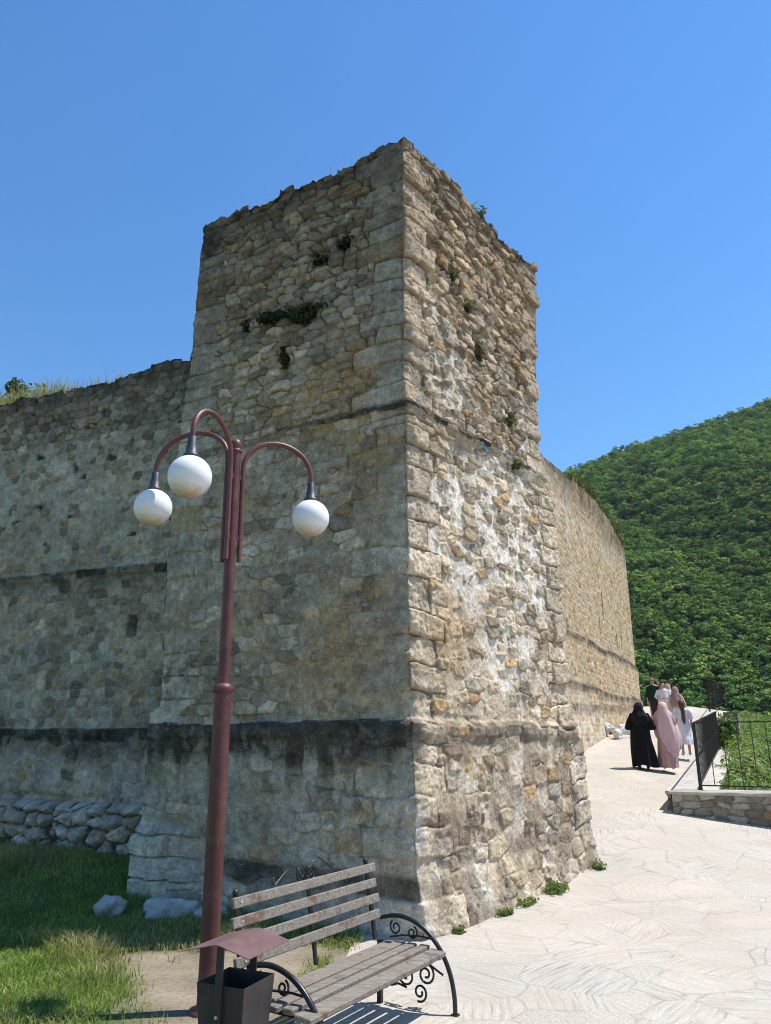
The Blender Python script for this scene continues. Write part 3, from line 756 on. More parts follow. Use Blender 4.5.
def right_wall(S, Z):
    # S from the tower towards the far end
    big = fbm(S * .6, Z * .6, 261, 4); med = fbm(S * 2.2, Z * 2.2, 271, 4); fine = fbm(S * 9, Z * 9, 281, 3)
    e, r, cu, cv = stone_field(S, Z, .30, .15, 17, jit=.20, warp=.08)
    near = sst(3.1, 2.6, S - RW0) * sst(3.3, 3.1, Z)
    m = .46 + .8 * (big - .5) + .4 * (med - .5)
    amp = .034
    hs = amp * ((.4 + .6 * r[0]) * np.clip(e / .3, 0, 1) ** .5) + .024 * (fine - .5)
    hm = amp * (m * .8) + .012 * (med - .5)
    mask = sst(-.006, .006, hs - hm); h = np.maximum(hs, hm)
    led1 = 5.0 + .12 * (vnoise(S * .5, S * 0, 31) - .5); led2 = 3.42 + .15 * (vnoise(S * .5, S * 0, 32) - .5)
    h = h + .09 * sst(led1 + .02, led1 - .05, Z) + .10 * sst(led2 + .02, led2 - .05, Z) + .12 * sst(2.9, 1.6, Z - .03 * (S - RW0))
    for (sc, z0, z1) in ((RW0 + 5.6, 6.15, 7.25), (RW0 + 9.5, 5.4, 6.5), (RW0 + 4.7, 5.5, 6.1), (RW0 + 8.3, 5.25, 5.9)):
        h = h - .35 * sst(.10, .055, np.abs(S - sc)) * sst(z0 - .05, z0, Z) * sst(z1 + .05, z1, Z)
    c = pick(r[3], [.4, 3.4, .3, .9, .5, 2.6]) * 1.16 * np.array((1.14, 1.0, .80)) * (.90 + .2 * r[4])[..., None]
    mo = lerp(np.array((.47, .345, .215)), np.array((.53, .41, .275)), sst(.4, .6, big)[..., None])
    wh = (sst(.45, .7, blob(S - RW0, Z, .9, 8.2, 1.2, 1.1) * 1.2 + .8 * (med - .5)) * .8 + near * .85 + .55 * sst(8.2, 8.9, Z - .04 * (S - RW0)) * sst(10.4, 9.9, Z) * sst(.42, .6, big))
    mo = lerp(mo, np.array((.66, .63, .57)), np.clip(wh, 0, .9)[..., None])
    c = lerp(mo, c, mask[..., None])
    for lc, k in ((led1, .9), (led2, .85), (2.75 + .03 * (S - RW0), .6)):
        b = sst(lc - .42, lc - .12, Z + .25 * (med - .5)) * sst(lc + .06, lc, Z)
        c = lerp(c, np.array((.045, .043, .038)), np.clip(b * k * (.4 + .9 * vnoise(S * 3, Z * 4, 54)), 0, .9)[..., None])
    t = sst(9.3, 10.6, Z + 1.1 * (big - .5)) * .75
    c = lerp(c, np.array((.085, .075, .055)), np.clip(t * (.5 + .8 * vnoise(S * 3, Z * 3, 55)), 0, .85)[..., None])
    c = c * (.82 + .36 * fine)[..., None]
    zt = np.interp(S - RW0, [-2.2, -.5, 2, 6, 9, 12.2, 16], [10.2, 10.4, 10.85, 11.25, 11.2, 10.75, 10.4]) + .14 * (vnoise(S * 1.2, Z * 0, 21) - .5) + .08 * (vnoise(S * 4, Z * 0, 22) - .5)
    return h, c, zt
RWP = [(1.0, 13.6), (6.05, 24.0), (11.8, 35.6), (12.3, 37.2), (11.6, 41), (8, 46)]
RW0 = math.hypot(5.05, 10.4)
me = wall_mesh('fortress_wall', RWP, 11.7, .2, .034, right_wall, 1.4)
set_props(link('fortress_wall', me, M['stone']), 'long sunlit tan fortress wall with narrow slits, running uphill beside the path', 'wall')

# ------------------------------------------------------------------ foliage helpers
def leaf_cloud(P, N, size, tint, jitter=.5, aspect=1.6, rng=RNG):
    """P points, N preferred normals, size per point -> bent quads"""
    n = len(P)
    nd = N + jitter * rng.normal(size=(n, 3)); nd /= np.linalg.norm(nd, axis=1, keepdims=True)
    a = np.cross(nd, rng.normal(size=(n, 3))); a /= np.linalg.norm(a, axis=1, keepdims=True)
    b = np.cross(nd, a)
    s = (np.asarray(size) * np.ones(n))[:, None]
    a = a * s * aspect * .5; b = b * s * .5
    V = np.stack([P - a, P - b * .9 + nd * s * .12, P + a, P + b * .9 + nd * s * .12], 1).reshape(-1, 3)
    Q = np.arange(n * 4).reshape(n, 4)
    C = np.repeat(tint, 4, axis=0)
    return V, Q, C

def blades(P, hgt, lean, width, tint, rng=RNG):
    """grass blades: base points, height, lean amount -> strips with two faces"""
    n = len(P); az = rng.uniform(0, 2 * pi, n); d = np.stack([np.cos(az), np.sin(az), np.zeros(n)], 1)
    la = rng.uniform(0, 2 * pi, n); ld = np.stack([np.cos(la), np.sin(la), np.zeros(n)], 1)
    h = hgt[:, None]; w = (width * np.ones(n))[:, None] * d * .5; up = np.array((0, 0, 1.0))
    mid = P + up * h * .55 + ld * (lean[:, None] * h * .25); tip = P + up * h * (1 - .25 * lean[:, None]) + ld * (lean[:, None] * h * .85)
    V = np.stack([P - w, P + w, mid + w * .8, mid - w * .8, tip], 1).reshape(-1, 3)
    b = np.arange(n)[:, None] * 5
    Q = b + np.array([0, 1, 2, 3]); T = b + np.array([3, 2, 4])
    C = np.repeat(tint, 5, axis=0); 
    return V, Q, T, C

def tints(n, cols, var=.25, rng=RNG):
    cols = np.array(cols); c = cols[rng.integers(0, len(cols), n)]
    return c * (1 + var * (rng.random((n, 1)) * 2 - 1))

G_LUSH = [(.19, .29, .055), (.23, .33, .065), (.27, .35, .085), (.15, .235, .05)]
G_DRY = [(.46, .39, .19), (.36, .34, .15), (.52, .45, .26), (.28, .30, .11)]

# lawn and rough grass
def build_grass():
    N = 330000
    X = RNG.uniform(-8.5, .7, N); Y = RNG.uniform(4.6, 13.4, N)
    d = grass_density(X, Y)
    # under the walls and tower nothing grows
    Lc = (X - .30) * -dL[1] * 1.0
    face = (X - .37) * nL[0] + (Y - 7.80) * nL[1]          # > 0 in front of the left face
    along = (X - .37) * dL[0] + (Y - 7.80) * dL[1]
    wall = (X + 3.4) * -.37 + (Y - 11.5) * -.93
    ok = ((face > .06) | (along > 4.15)) & (wall > .28)
    lush = sst(.3, .7, d)
    keep = ok & (RNG.random(N) < d * (.35 + .65 * sst(.36, .50, fbm(X * 1.7, Y * 1.7, 45, 4))) * np.where(Y < 8.2, 1.0, .55) * np.clip(1.1 - (Y - 5) * .03, .4, 1))
    X, Y, d = X[keep], Y[keep], d[keep]; n = len(X)
    P = np.stack([X, Y, gz(X, Y) - .02], 1)
    tall = fbm(X * 2.2, Y * 2.2, 33, 3)
    h = (.04 + .075 * tall) * (.6 + .8 * RNG.random(n))
    edge = np.exp(-((Y - 7.55 - .18 * np.sin(X * 3.1)) / .22) ** 2) * (X < -1.0)
    sunlit_patch = np.exp(-(((X + 5.0) / 1.0) ** 2 + ((Y - 11.2) / .75) ** 2))  # dry grass, placed as a pale stand-in for a sunlit lawn patch
    h = h * (1 + 1.5 * edge * (tall > .45) + 1.5 * sunlit_patch)
    dry = RNG.random(n) < np.clip(.10 + .5 * edge + .85 * sunlit_patch + .6 * sst(.46, .64, fbm(X * 1.3, Y * 1.3, 44, 4)), 0, .9)
    c = np.where(dry[:, None], tints(n, G_DRY), tints(n, G_LUSH))
    V, Q, T, C = blades(P, h, .3 + .7 * RNG.random(n), .006 + .004 * RNG.random(n), c)
    me = mesh_np('grass', V, Q, T, {'tint': C}, smooth=False)
    set_props(link('grass', me, M['grass']), 'green and straw coloured grass between the lamp and the shaded wall', 'grass', kind='stuff')
build_grass()

def dry_grass(name, label, pts, hgt, width, cols=G_DRY, lean=.5):
    n = len(pts)
    V, Q, T, C = blades(pts, hgt, lean * RNG.random(n) + .1, width, tints(n, cols))
    me = mesh_np(name, V, Q, T, {'tint': C}, smooth=False)
    set_props(link(name, me, M['grass']), label, 'grass', kind='stuff')

# on the left wall head
def lw_point(A, back):
    x = -3.4 - .93 * A; y = 11.5 + .37 * A
    return x + back * .37 * 1.0, y + back * .93
n = 5200
A = np.concatenate([RNG.uniform(-.2, 7.5, 1500), RNG.normal(3.0, .7, 1500), RNG.normal(4.6, .9, 2200)]); B = RNG.uniform(.02, 1.0, n)
x, y = lw_point(A, B)
hh = (.10 + .30 * RNG.random(n) ** 1.5) * (.7 + .7 * sst(.6, 3.2, A)) * (.4 + 1.2 * vnoise(A * 2.5, A * 0, 3))
dry_grass('dry_grass', 'dry straw grass growing along the top of the shaded grey wall', np.stack([x, y, np.full(n, 7.93) + .0 * x], 1), hh, .008, G_DRY + [(.15, .2, .06)])
# on the tower head
n = 650
s = np.where(RNG.random(n) < .55, RNG.uniform(.1, 3.3, n), -9); q = RNG.uniform(.05, 1.2, n)
onL = s > 0; s2 = np.abs(RNG.normal(1.2, .5, n)); s = np.where(onL, s, s2)
x = np.where(onL, .24 + dL[0] * s + dR[0] * q, .24 + dR[0] * s + dL[0] * q); y = np.where(onL, 8.0 + dL[1] * s + dR[1] * q, 8.0 + dR[1] * s + dL[1] * q)
dry_grass('dry_grass', 'sparse dry stalks growing on top of the tall tower', np.stack([x, y, np.full(n, 9.40)], 1), .12 + .46 * RNG.random(n) ** 1.4, .006, G_DRY, .3)
# along the head of the sunlit wall
n = 5200
S = RNG.uniform(0, 12.5, n); x = 6.05 + .444 * S - .30 * RNG.random(n) + .06; y = 24 + .896 * S + .3 * RNG.random(n)
zt = np.interp(S, [0, 2, 6, 9, 12.2], [10.45, 10.85, 11.25, 11.2, 10.75]) - .08
dry_grass('weeds', 'scrubby olive weeds along the top of the sunlit long wall', np.stack([x, y, zt], 1), .10 + .75 * RNG.random(n) * sst(.35, .7, fbm(S * 1.4, S * 0, 6, 3)) * sst(-1, 4, S), .05, [(.13, .14, .05), (.2, .18, .08), (.08, .11, .03)])

def tuft(name, label, cat, loc, r, n, cols, size=.05, group=None, up=.5, squash=(1, 1, 1), rz=0):
    """a small leafy plant: stems and leaves as its two parts"""
    rng = np.random.default_rng(abs(hash(label)) % 1000 if False else int(abs(loc[0] * 913 + loc[1] * 77 + loc[2] * 31)) + n)
    t = thing(name, label, cat, loc, rz, group)
    n = int(n * 1.5)
    d = rng.normal(size=(n, 3)); d /= np.linalg.norm(d, axis=1, keepdims=True)
    d[:, 2] = d[:, 2] * .8 + up
    P = d * (rng.random((n, 1)) ** .45) * r * np.array(squash) * (.25 + 1.25 * vnoise(d[:, :1] * 3.1 + loc[0] * 9, d[:, 2:3] * 3.1 + loc[2] * 7, 4))
    V, Q, C = leaf_cloud(P, d, size * (.6 + .8 * rng.random(n)), tints(n, cols, .3, rng), .7, 1.9, rng)
    link('foliage', mesh_np('foliage', V, Q, None, {'tint': C}, False), M['leaf'], t)
    b = MB()
    for k in range(7):
        e = P[rng.integers(0, n)] * .8
        b.tube([(0, 0, -.02), tuple(e * .5 + np.array((0, 0, r * .1))), tuple(e)], [.008 * r / .2, .006 * r / .2, .003 * r / .2], 5)
    b.build('stem', M['bark'], t)
    return t

def on_left(s, z, out=.03):
    return (interp(z, CZ['x']) + dL[0] * s + nL[0] * out, interp(z, CZ['y']) + dL[1] * s + nL[1] * out, z)
def on_right(s, z, out=.03):
    return (interp(z, CZ['x']) + dR[0] * s + nR[0] * out, interp(z, CZ['y']) + dR[1] * s + nR[1] * out, z)

RZL = math.atan2(.515, -.857); RZR = math.atan2(.78, .6255)
DARKP = [(.022, .034, .014), (.03, .045, .018), (.045, .055, .022)]
OLIVE = [(.10, .12, .045), (.16, .16, .07), (.20, .17, .09)]
gp = 'plants rooted in the tower masonry'
tuft('wall_plant', 'larger dark bushy plant high on the shaded tower face, right one of the touching pair', 'plant', on_left(1.52, 7.24), .27, 420, DARKP, .042, gp, .05, (1.25, .4, .6), rz=RZL)
tuft('wall_plant', 'dark bushy plant high on the shaded tower face, left one of the touching pair', 'plant', on_left(2.02, 7.36), .24, 360, DARKP, .042, gp, .1, (1.2, .4, .65), rz=RZL)
tuft('wall_plant', 'thin dark trailing plant hanging under the bushy pair on the shaded tower face', 'plant', on_left(1.8, 6.72), .17, 150, DARKP, .045, gp, -.2, (.35, .5, 1.3), rz=RZL)
tuft('wall_plant', 'small dark tuft in the upper joints of the shaded face, nearest the tower corner', 'plant', on_left(.86, 8.10), .12, 150, DARKP, .04, gp, .2, (1, 1, .7), rz=RZL)
tuft('wall_plant', 'flat dark tuft in the shaded face upper joints, second from the tower corner', 'plant', on_left(1.26, 7.98), .13, 150, DARKP, .04, gp, .0, (1.3, 1, .5), rz=RZL)
tuft('wall_plant', 'tiny dark tuft at the left end of the plants on the shaded tower face', 'plant', on_left(2.52, 7.34), .09, 90, DARKP, .035, gp, rz=RZL)
tuft('wall_plant', 'wispy grey olive plant nearest the top on the sunlit tower face', 'plant', on_right(1.05, 7.86), 0.086, 62, OLIVE, .04, gp, rz=RZR)
tuft('wall_plant', 'dry olive plant below the topmost one on the sunlit tower face', 'plant', on_right(1.45, 7.55), 0.094, 70, OLIVE, .04, gp, rz=RZR)
tuft('wall_plant', 'long dry brown plant trailing down the middle of the sunlit tower face', 'plant', on_right(1.68, 7.0), 0.172, 133, [(.15, .12, .07), (.12, .11, .05)], .04, gp, -.1, (.5, .5, 1.2), rz=RZR)
tuft('wall_plant', 'leafy yellow green plant near the far edge of the sunlit tower face, above the ledge', 'plant', on_right(2.5, 6.22), 0.133, 133, [(.10, .14, .04), (.17, .19, .06), (.08, .10, .03)], .045, gp, .1, (.8, .8, 1.1), rz=RZR)
tuft('wall_plant', 'small green plant on the ledge of the sunlit tower face', 'plant', on_right(2.55, 5.5), 0.101, 77, OLIVE + [(.12, .16, .05)], .04, gp, rz=RZR)
tuft('wall_plant', 'green sprig growing from the top edge of the tower above the sunlit face', 'plant', on_right(1.85, 9.36), 0.125, 77, [(.12, .16, .05), (.18, .2, .08)], .04, gp, .8, rz=RZR)
gw = 'weeds along the foot of the tower'
WEED = [(.12, .20, .045), (.16, .24, .06), (.22, .25, .085)]
for lab, sr, out, r, n, sq in (('largest bright green weed at the foot of the sunlit tower face', 2.50, .13, .20, 520, (1.5, .8, .75)),
                            ('low green weed at the sunlit tower foot, just nearer than the largest', 1.80, .12, .13, 260, (1.5, .8, .55)),
                            ('small green weed beside the white stones at the tower foot', 1.30, .12, .12, 220, (1.4, .8, .55)),
                            ('tiny green weed at the tower corner closest to the bench armrest', .40, .12, .09, 140, (1.3, .9, .7)),
                            ('green weed at the far end of the sunlit tower foot', 3.75, .12, .15, 220, (1.0, .9, .7))):
    x, y, _ = on_right(sr, .05, out)
    tuft('weed', lab, 'weed', (x, y, float(gz(x, y)) + .01), r * .72, int(n * 1.6), WEED, .020, gw, .45, sq, RZR)

def bush(name, label, cat, loc, r, n, cols, size, trunk_h, squash=(1, 1, 1)):
    rng = np.random.default_rng(n)
    t = thing(name, label, cat, loc)
    K = 14; cc = rng.normal(size=(K, 3)) * r * .45 * np.array(squash) + np.array((0, 0, trunk_h)); cr = r * rng.uniform(.3, .55, K)
    k = rng.integers(0, K, n); d = rng.normal(size=(n, 3)); d /= np.linalg.norm(d, axis=1, keepdims=True)
    P = cc[k] + d * (cr[k] * rng.random(n) ** .35)[:, None]
    col = tints(n, cols, .25, rng) * (.7 + .6 * rng.random(K))[k][:, None]
    V, Q, C = leaf_cloud(P, d + np.array((0, 0, .4)), size * (.6 + .8 * rng.random(n)), col, .6, 1.7, rng)
    link('crown', mesh_np('crown', V, Q, None, {'tint': C}, False), M['leaf'], t)
    b = MB(); b.tube([(0, 0, 0), (.03, 0, trunk_h * .5), (0, .05, trunk_h)], [.07, .055, .03], 8)
    for q in range(9):
        c = cc[q]; b.tube([(0.01, 0, trunk_h * .62), tuple(c * .5 + np.array((0, 0, trunk_h * .4))), tuple(c)], [.03, .02, .008], 6)
    b.build('trunk', M['bark'], t)
    return t
LEAFG = [(.055, .10, .022), (.08, .14, .03), (.11, .17, .04), (.045, .08, .018)]
bush('tree', 'green leafy young tree showing above the left end of the shaded wall', 'tree', (-8.85, 15.4, 0), .75, 2000, LEAFG + [(.15, .2, .05)], .075, 8.85, (.9, 1, .95))

# ------------------------------------------------------------------ far hill and its wood
def hill_z(X, Y):
    a = X / np.maximum(Y, 1)
    r = np.where(a > -.3, .355 + .364 * (a - .2516), .155)
    YR = 480.
    zr = r * YR
    t = np.clip((Y - 175) / (YR - 175), 0, 1)
    z = -22 + (zr + 22) * (t ** .92)
    gul = 9 * np.sin(X * .045 + Y * .012 + 1.3) * np.sin(pi * t) + 16 * (fbm(X * .012, Y * .012, 5, 3) - .5) * np.sin(pi * np.clip(t, 0, 1)) 
    return np.where(Y > YR, zr - .25 * (Y - YR), z + gul * (t < 1))

def build_hill():
    xs = np.linspace(-330, 560, 120); ys = np.concatenate([np.linspace(160, 480, 70), np.linspace(495, 900, 12)])
    X, Y = np.meshgrid(xs, ys); Z = hill_z(X, Y) - 1
    t = NT('forest_floor'); p = t.pos(); c = t.ramp(t.noise(.12, 5, .6, p), [(.3, (.02, .04, .012)), (.7, (.05, .08, .025))])
    m = t.pbr(c, .95)
    me = mesh_np('hills', np.stack([X, Y, Z], -1).reshape(-1, 3), grid_quads(len(ys), len(xs)))
    set_props(link('hills', me, m), kind='structure')
    rng = np.random.default_rng(5)
    n = 6600
    Yc = 178 + 306 * rng.random(n) ** .95; ac = rng.uniform(.14, .68, n); Xc = ac * Yc
    R = rng.uniform(1.8, 3.5, n) * (1 + .3 * (rng.random(n) > .85))
    Zc = hill_z(Xc, Yc) + R * .75 + rng.uniform(-.6, 1.6, n)
    K, L = 12, 15                       # boughs per crown, leaf sprays per bough
    d = rng.normal(size=(n, K, 3)); d[..., 2] = np.abs(d[..., 2]) * 1.0 - .25; d /= np.linalg.norm(d, axis=2, keepdims=True)
    bc = np.stack([Xc, Yc, Zc], 1)[:, None] + d * (R[:, None] * rng.uniform(.62, 1.0, (n, K)))[..., None]
    br = R[:, None] * rng.uniform(.20, .38, (n, K))
    e = rng.normal(size=(n, K, L, 3)); e /= np.linalg.norm(e, axis=3, keepdims=True); e[..., 2] = e[..., 2] * .8 + .25
    P = bc[:, :, None] + e * (br[..., None] * rng.uniform(.6, 1.05, (n, K, L)))[..., None] * np.array((1.15, 1.15, .62))
    cols = np.array([(.175, .275, .072), (.135, .235, .075), (.215, .315, .078), (.105, .190, .060), (.25, .33, .085)])
    tone = fbm(Xc * .02, Yc * .02, 8, 3)
    cc = cols[rng.integers(0, 5, n)] * (.60 + .75 * rng.random((n, 1))) * (.86 + .28 * tone)[:, None]
    cl = np.repeat(cc, K * L, axis=0) * np.repeat(.85 + .3 * rng.random((n * K, 1)), L, axis=0) * (.8 + .4 * rng.random((n * K * L, 1)))
    cl = cl * (.92 + .22 * np.repeat(sst(260, 440, Yc), K * L)[:, None])
    nrm = e * np.array((.8, .8, 1.0)) + d[:, :, None] * .5 + np.array((0, 0, .35))
    V, Q, C = leaf_cloud(P.reshape(-1, 3), nrm.reshape(-1, 3), np.repeat(R, K * L) * .19 * (.6 + .8 * rng.random(n * K * L)), cl, .35, 1.5, rng)
    me = mesh_np('forest', V, Q, None, {'tint': C}, False)
    set_props(link('forest', me, M['far']), 'dense green broadleaf forest covering the far hillside', 'forest', kind='stuff')
build_hill()

def build_undergrowth():
    rng = np.random.default_rng(8)
    n = 1700
    Y = rng.uniform(14.9, 40, n); X = edge_x(Y) + .9 + rng.random(n) ** 1.2 * 9
    ok = (X / Y < .72); X, Y = X[ok], Y[ok]; n = len(X)
    R = rng.uniform(.3, .75, n)
    top = np.where(Y < 26, .75 + .11 * (Y - 14) , .4 + .10 * (Y - 14)) - .23 * (X - edge_x(Y) - .7) + .7 * (fbm(X * .5, Y * .5, 3, 3) - .5)
    K = 150
    d = rng.normal(size=(n, K, 3)); d /= np.linalg.norm(d, axis=2, keepdims=True); d[..., 2] = np.abs(d[..., 2]) * 1.1 - .25
    P = np.stack([X, Y, top - R * .6], 1)[:, None] + d * (R[:, None] * (.45 + .6 * rng.random((n, K))))[..., None]
    cols = np.array([(.14, .22, .05), (.18, .27, .065), (.11, .19, .045), (.20, .27, .08), (.24, .28, .11)])
    c = np.repeat(cols[rng.integers(0, 5, n)], K, axis=0) * (.65 + .7 * rng.random((n * K, 1)))
    V, Q, C = leaf_cloud(P.reshape(-1, 3), d.reshape(-1, 3) + np.array((0, 0, .5)), .062 * (.6 + .8 * rng.random(n * K)), c, .5, 1.8, rng)
    # loose stalks standing over the mass
    me = mesh_np('undergrowth', V, Q, None, {'tint': C}, False)
    set_props(link('undergrowth', me, M['leaf']), 'bright green scrub filling the slope behind the iron railing', 'undergrowth', kind='stuff')
build_undergrowth()

# ------------------------------------------------------------------ street lamp
def build_lamp():
    t = thing('street_lamp', 'dark red iron lamp post with three white globes, standing beside the bench', 'street lamp', (-1.25, 5.95, 0))
    t.rotation_euler = (0, radians(-.55), 0)
    b = MB()
    b.lathe([(.12, -.05), (.12, .02), (.070, .03), (.068, .3), (.066, 2.16)], n=28)
    b.lathe([(.047, 2.24), (.046, 3.9), (.045, 4.175)], n=24)
    b.build('pole', M['red'], t)
    b = MB(); b.lathe([(.066, 2.16), (.073, 2.17), (.080, 2.185), (.080, 2.205), (.073, 2.22), (.058, 2.235), (.047, 2.24)], n=28); b.build('collar', M['red'], t)
    b = MB(); b.lathe([(r_ * .86, z_ + .06) for r_, z_ in ((.053, 4.115), (.062, 4.12), (.062, 4.135), (.045, 4.145), (.042, 4.15), (.052, 4.165), (.056, 4.19), (.050, 4.215), (.03, 4.235), (.0005, 4.24))], n=24); b.build('cap', M['redlight'], t)
    for ang, up, R in ((27, .0, .70), (160, .10, .81), (254, .045, .70)):
        a = radians(ang); d = Vector((cos(a), sin(a), 0))
        # each arm: a long strap pipe beside the pole that bends over into a hoop
        r0 = .075; pts = []
        for z in (3.22, 3.6, 3.9, 4.02 + up): pts.append(d * r0 + Vector((0, 0, z)))
        c = .5 * (R - .085 + r0)
        for k in range(1, 20):
            w = pi - pi * k / 20 * 1.0
            rr = (R - r0) / 2
            pts.append(d * (r0 + rr + rr * cos(w)) + Vector((0, 0, up + (4.02 + .30 * sin(w) ** .9 if sin(w) > 0 else 4.02))))
        pts.append(d * R + Vector((0, 0, 3.99 + up)))
        b = MB(); b.tube(pts, .0215, 12)
        b.box(d * .07 + Vector((0, 0, 3.42)), (.05, .03, .04), ((d.x, d.y, 0), (-d.y, d.x, 0), (0, 0, 1)))
        b.box(d * .07 + Vector((0, 0, 3.95)), (.05, .03, .04), ((d.x, d.y, 0), (-d.y, d.x, 0), (0, 0, 1)))
        arm = b.build('arm', M['redlight'], t)
        b = MB(); tip = d * R
        b.lathe([(.030, 4.0), (.034, 3.995), (.036, 3.93), (.042, 3.92), (.046, 3.86), (.062, 3.85), (.064, 3.825), (.05, 3.82)], (tip.x, tip.y, up), 18)
        b.build('socket', M['socket'], arm)
        b = MB(); rg = .165
        b.lathe([(max(.0005, rg * sin(pi * k / 28)), rg * -cos(pi * k / 28)) for k in range(0, 28)] + [(.035, rg * .985)], (0, 0, 0), 36)
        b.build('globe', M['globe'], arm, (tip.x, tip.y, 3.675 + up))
build_lamp()

# ------------------------------------------------------------------ bench
def spiral(c, r0, r1, a0, turns, ex, ez, n=26):
    out = []
    for k in range(n + 1):
        f = k / n; r = r0 + (r1 - r0) * f; a = a0 + turns * 2 * pi * f
        out.append(Vector(c) + ex * (r * cos(a)) + ez * (r * sin(a)))
    return out

def build_bench():
    f = Vector((.845, -.535, 0)).normalized()         # facing
    l = Vector((-f.y * -1, -f.x * 1, 0)); l = Vector((-.535, -.845, 0)).normalized()   # towards the near left end
    up = Vector((0, 0, 1)); o = Vector((-.005, 6.144, 0))     # ground point under the seat's back right corner
    t = thing('bench', 'weathered wooden slat bench with black scrolled iron arms, standing below the tower corner', 'bench', o)
    W = lambda a, b, c: l * a + f * b + up * c
    LEN = 1.5
    ax = (tuple(l), tuple(f), (0, 0, 1))
    b = MB()
    sd = [.035, .13, .228, .328, .44]; sw = [.072, .074, .074, .074, .118]
    for k, (dd, ww) in enumerate(zip(sd, sw)):
        zz = .393 - (.012 if k == 0 else 0) - (.018 if k == 4 else 0)
        a2 = Vector(f) * cos(.03) + up * .03 * (1 if k < 4 else -6) * .4; a2.normalize(); a3 = Vector(l).cross(a2); a3 = a3 if a3.z > 0 else -a3
        b.box(W(LEN / 2 + (-1) ** k * .006, dd, zz), (LEN + .05, ww, .032), (tuple(l), tuple(a2), tuple(a3)), .005)
    m = b.build('seat', M['wood'], t)
    b = MB()
    lean = Vector(up * cos(.18) - f * sin(.18)); nrm = Vector(f * cos(.18) + up * sin(.18))
    for k, hh in enumerate((.152, .257, .362, .467)):
        c = W(LEN / 2, -.035, .42) + lean * hh
        b.box(c + l * (-1) ** k * .008, (LEN + .05, .028, .060), (tuple(l), tuple(nrm), tuple(lean)), .005)
    bt = b.build('backrest', M['wood'], t)
    for k, hh in enumerate((.152, .257, .362, .467)):
        for a in (.045, LEN - .045):
            b = MB(); c = W(a, -.035, .42) + lean * hh + nrm * .014
            b.tube([c, c + nrm * .004], .0075, 8); b.build('bolt', M['steel'], bt)
    for a_ in (.0, LEN):
        a = a_ + (.04 if a_ == 0 else -.04)
        b = MB()   # rear leg and back post in one flat bar
        b.box(W(a, -.015, .20), (.03, .035, .42), ax)
        c = W(a, -.06, .42) + lean * .245
        b.box(c, (.032, .02, .51), (tuple(l), tuple(nrm), tuple(lean)))
        lg = b.build('leg', M['black'], t)
        b = MB(); e = W(a, -.06, .42) + lean * .515
        b.lathe([(.0005, -.022), (.016, -.016), (.021, 0), (.016, .016), (.0005, .022)], tuple(e), 14)
        b.build('finial', M['black'], lg)
        b = MB()   # sweeping arm that runs down into the front leg
        aa = a_ - .025 if a_ == 0 else a_ - .07
        ctrl = [(-.05, .540), (.06, .565), (.16, .565), (.28, .530), (.385, .46), (.47, .36), (.528, .24), (.555, .11), (.558, .0)]
        pts = []
        for i in range(len(ctrl) - 1):
            p0 = ctrl[max(i - 1, 0)]; p1 = ctrl[i]; p2 = ctrl[i + 1]; p3 = ctrl[min(i + 2, len(ctrl) - 1)]
            for k in range(4):
                s = k / 4
                q = [.5 * ((2 * p1[j]) + (-p0[j] + p2[j]) * s + (2 * p0[j] - 5 * p1[j] + 4 * p2[j] - p3[j]) * s * s + (-p0[j] + 3 * p1[j] - 3 * p2[j] + p3[j]) * s ** 3) for j in (0, 1)]
                pts.append(W(aa, q[0], q[1]))
        pts.append(W(aa, .558, 0))
        b.tube(pts, .0165, 12)
        b.box(W(aa, .558, .006), (.05, .05, .012), ax)
        arm = b.build('armrest', M['black'], t)
        b = MB()
        b.tube(spiral(W(aa, .08, .49), .05, .014, 2.2, 1.3, f, up), .007, 8)
        b.tube([W(aa, .03, .42), W(aa, .14, .445), W(aa, .28, .455), W(aa, .385, .45)], .007, 8)
        b.tube(spiral(W(aa, .22, .47), .045, .012, 1.2, -1.3, f, up), .007, 8)
        b.tube(spiral(W(aa, .17, .19), .075, .018, 1.7, 1.5, f, up), .008, 8)
        b.tube(spiral(W(aa, .33, .22), .07, .016, 1.2, -1.5, f, up), .008, 8)
        b.tube(spiral(W(aa, .28, .10), .06, .015, -1.9, 1.4, f, up), .008, 8)
        b.tube([W(aa, .17, .265), W(aa, .25, .28), W(aa, .35, .29), W(aa, .47, .235)], .008, 8)
        b.tube([W(aa, .04, .11), W(aa, .1, .13), W(aa, .17, .115)], .008, 8)
        b.build('scroll', M['black'], arm)
    b = MB()
    for a in (.05, LEN / 2, LEN - .05):
        b.box(W(a, .25, .36), (.035, .48, .022), ax)
    b.box(W(LEN / 2, .02, .34), (LEN - .1, .022, .022), ax); b.box(W(LEN / 2, .42, .33), (LEN - .1, .022, .022), ax)
    b.box(W(LEN / 2, -.015, .17), (.025, .025, .36), ax)
    b.box(W(LEN / 2, -.066, .42) + lean * .245, (.028, .016, .54), (tuple(l), tuple(nrm), tuple(lean)))
    b.build('frame', M['black'], t)
    # iron scrollwork crest above the back
    b = MB(); q = W(LEN / 2, -.075, .42) + lean * .49
    b.tube(spiral(q + l * .055 + lean * .04, .05, .01, -1.6, 1.4, l, lean), .006, 8)
    b.tube(spiral(q - l * .055 + lean * .04, .05, .01, -1.6 + pi * 0, -1.4, l, lean), .006, 8)
    b.tube([q - l * .03 + lean * .0, q - l * .08 + lean * .10, q - l * .16 + lean * .12, q - l * .30 + lean * .03], .006, 8)
    b.tube([q + l * .03 + lean * .0, q + l * .10 + lean * .09, q + l * .20 + lean * .08, q + l * .33 + lean * .01], .006, 8)
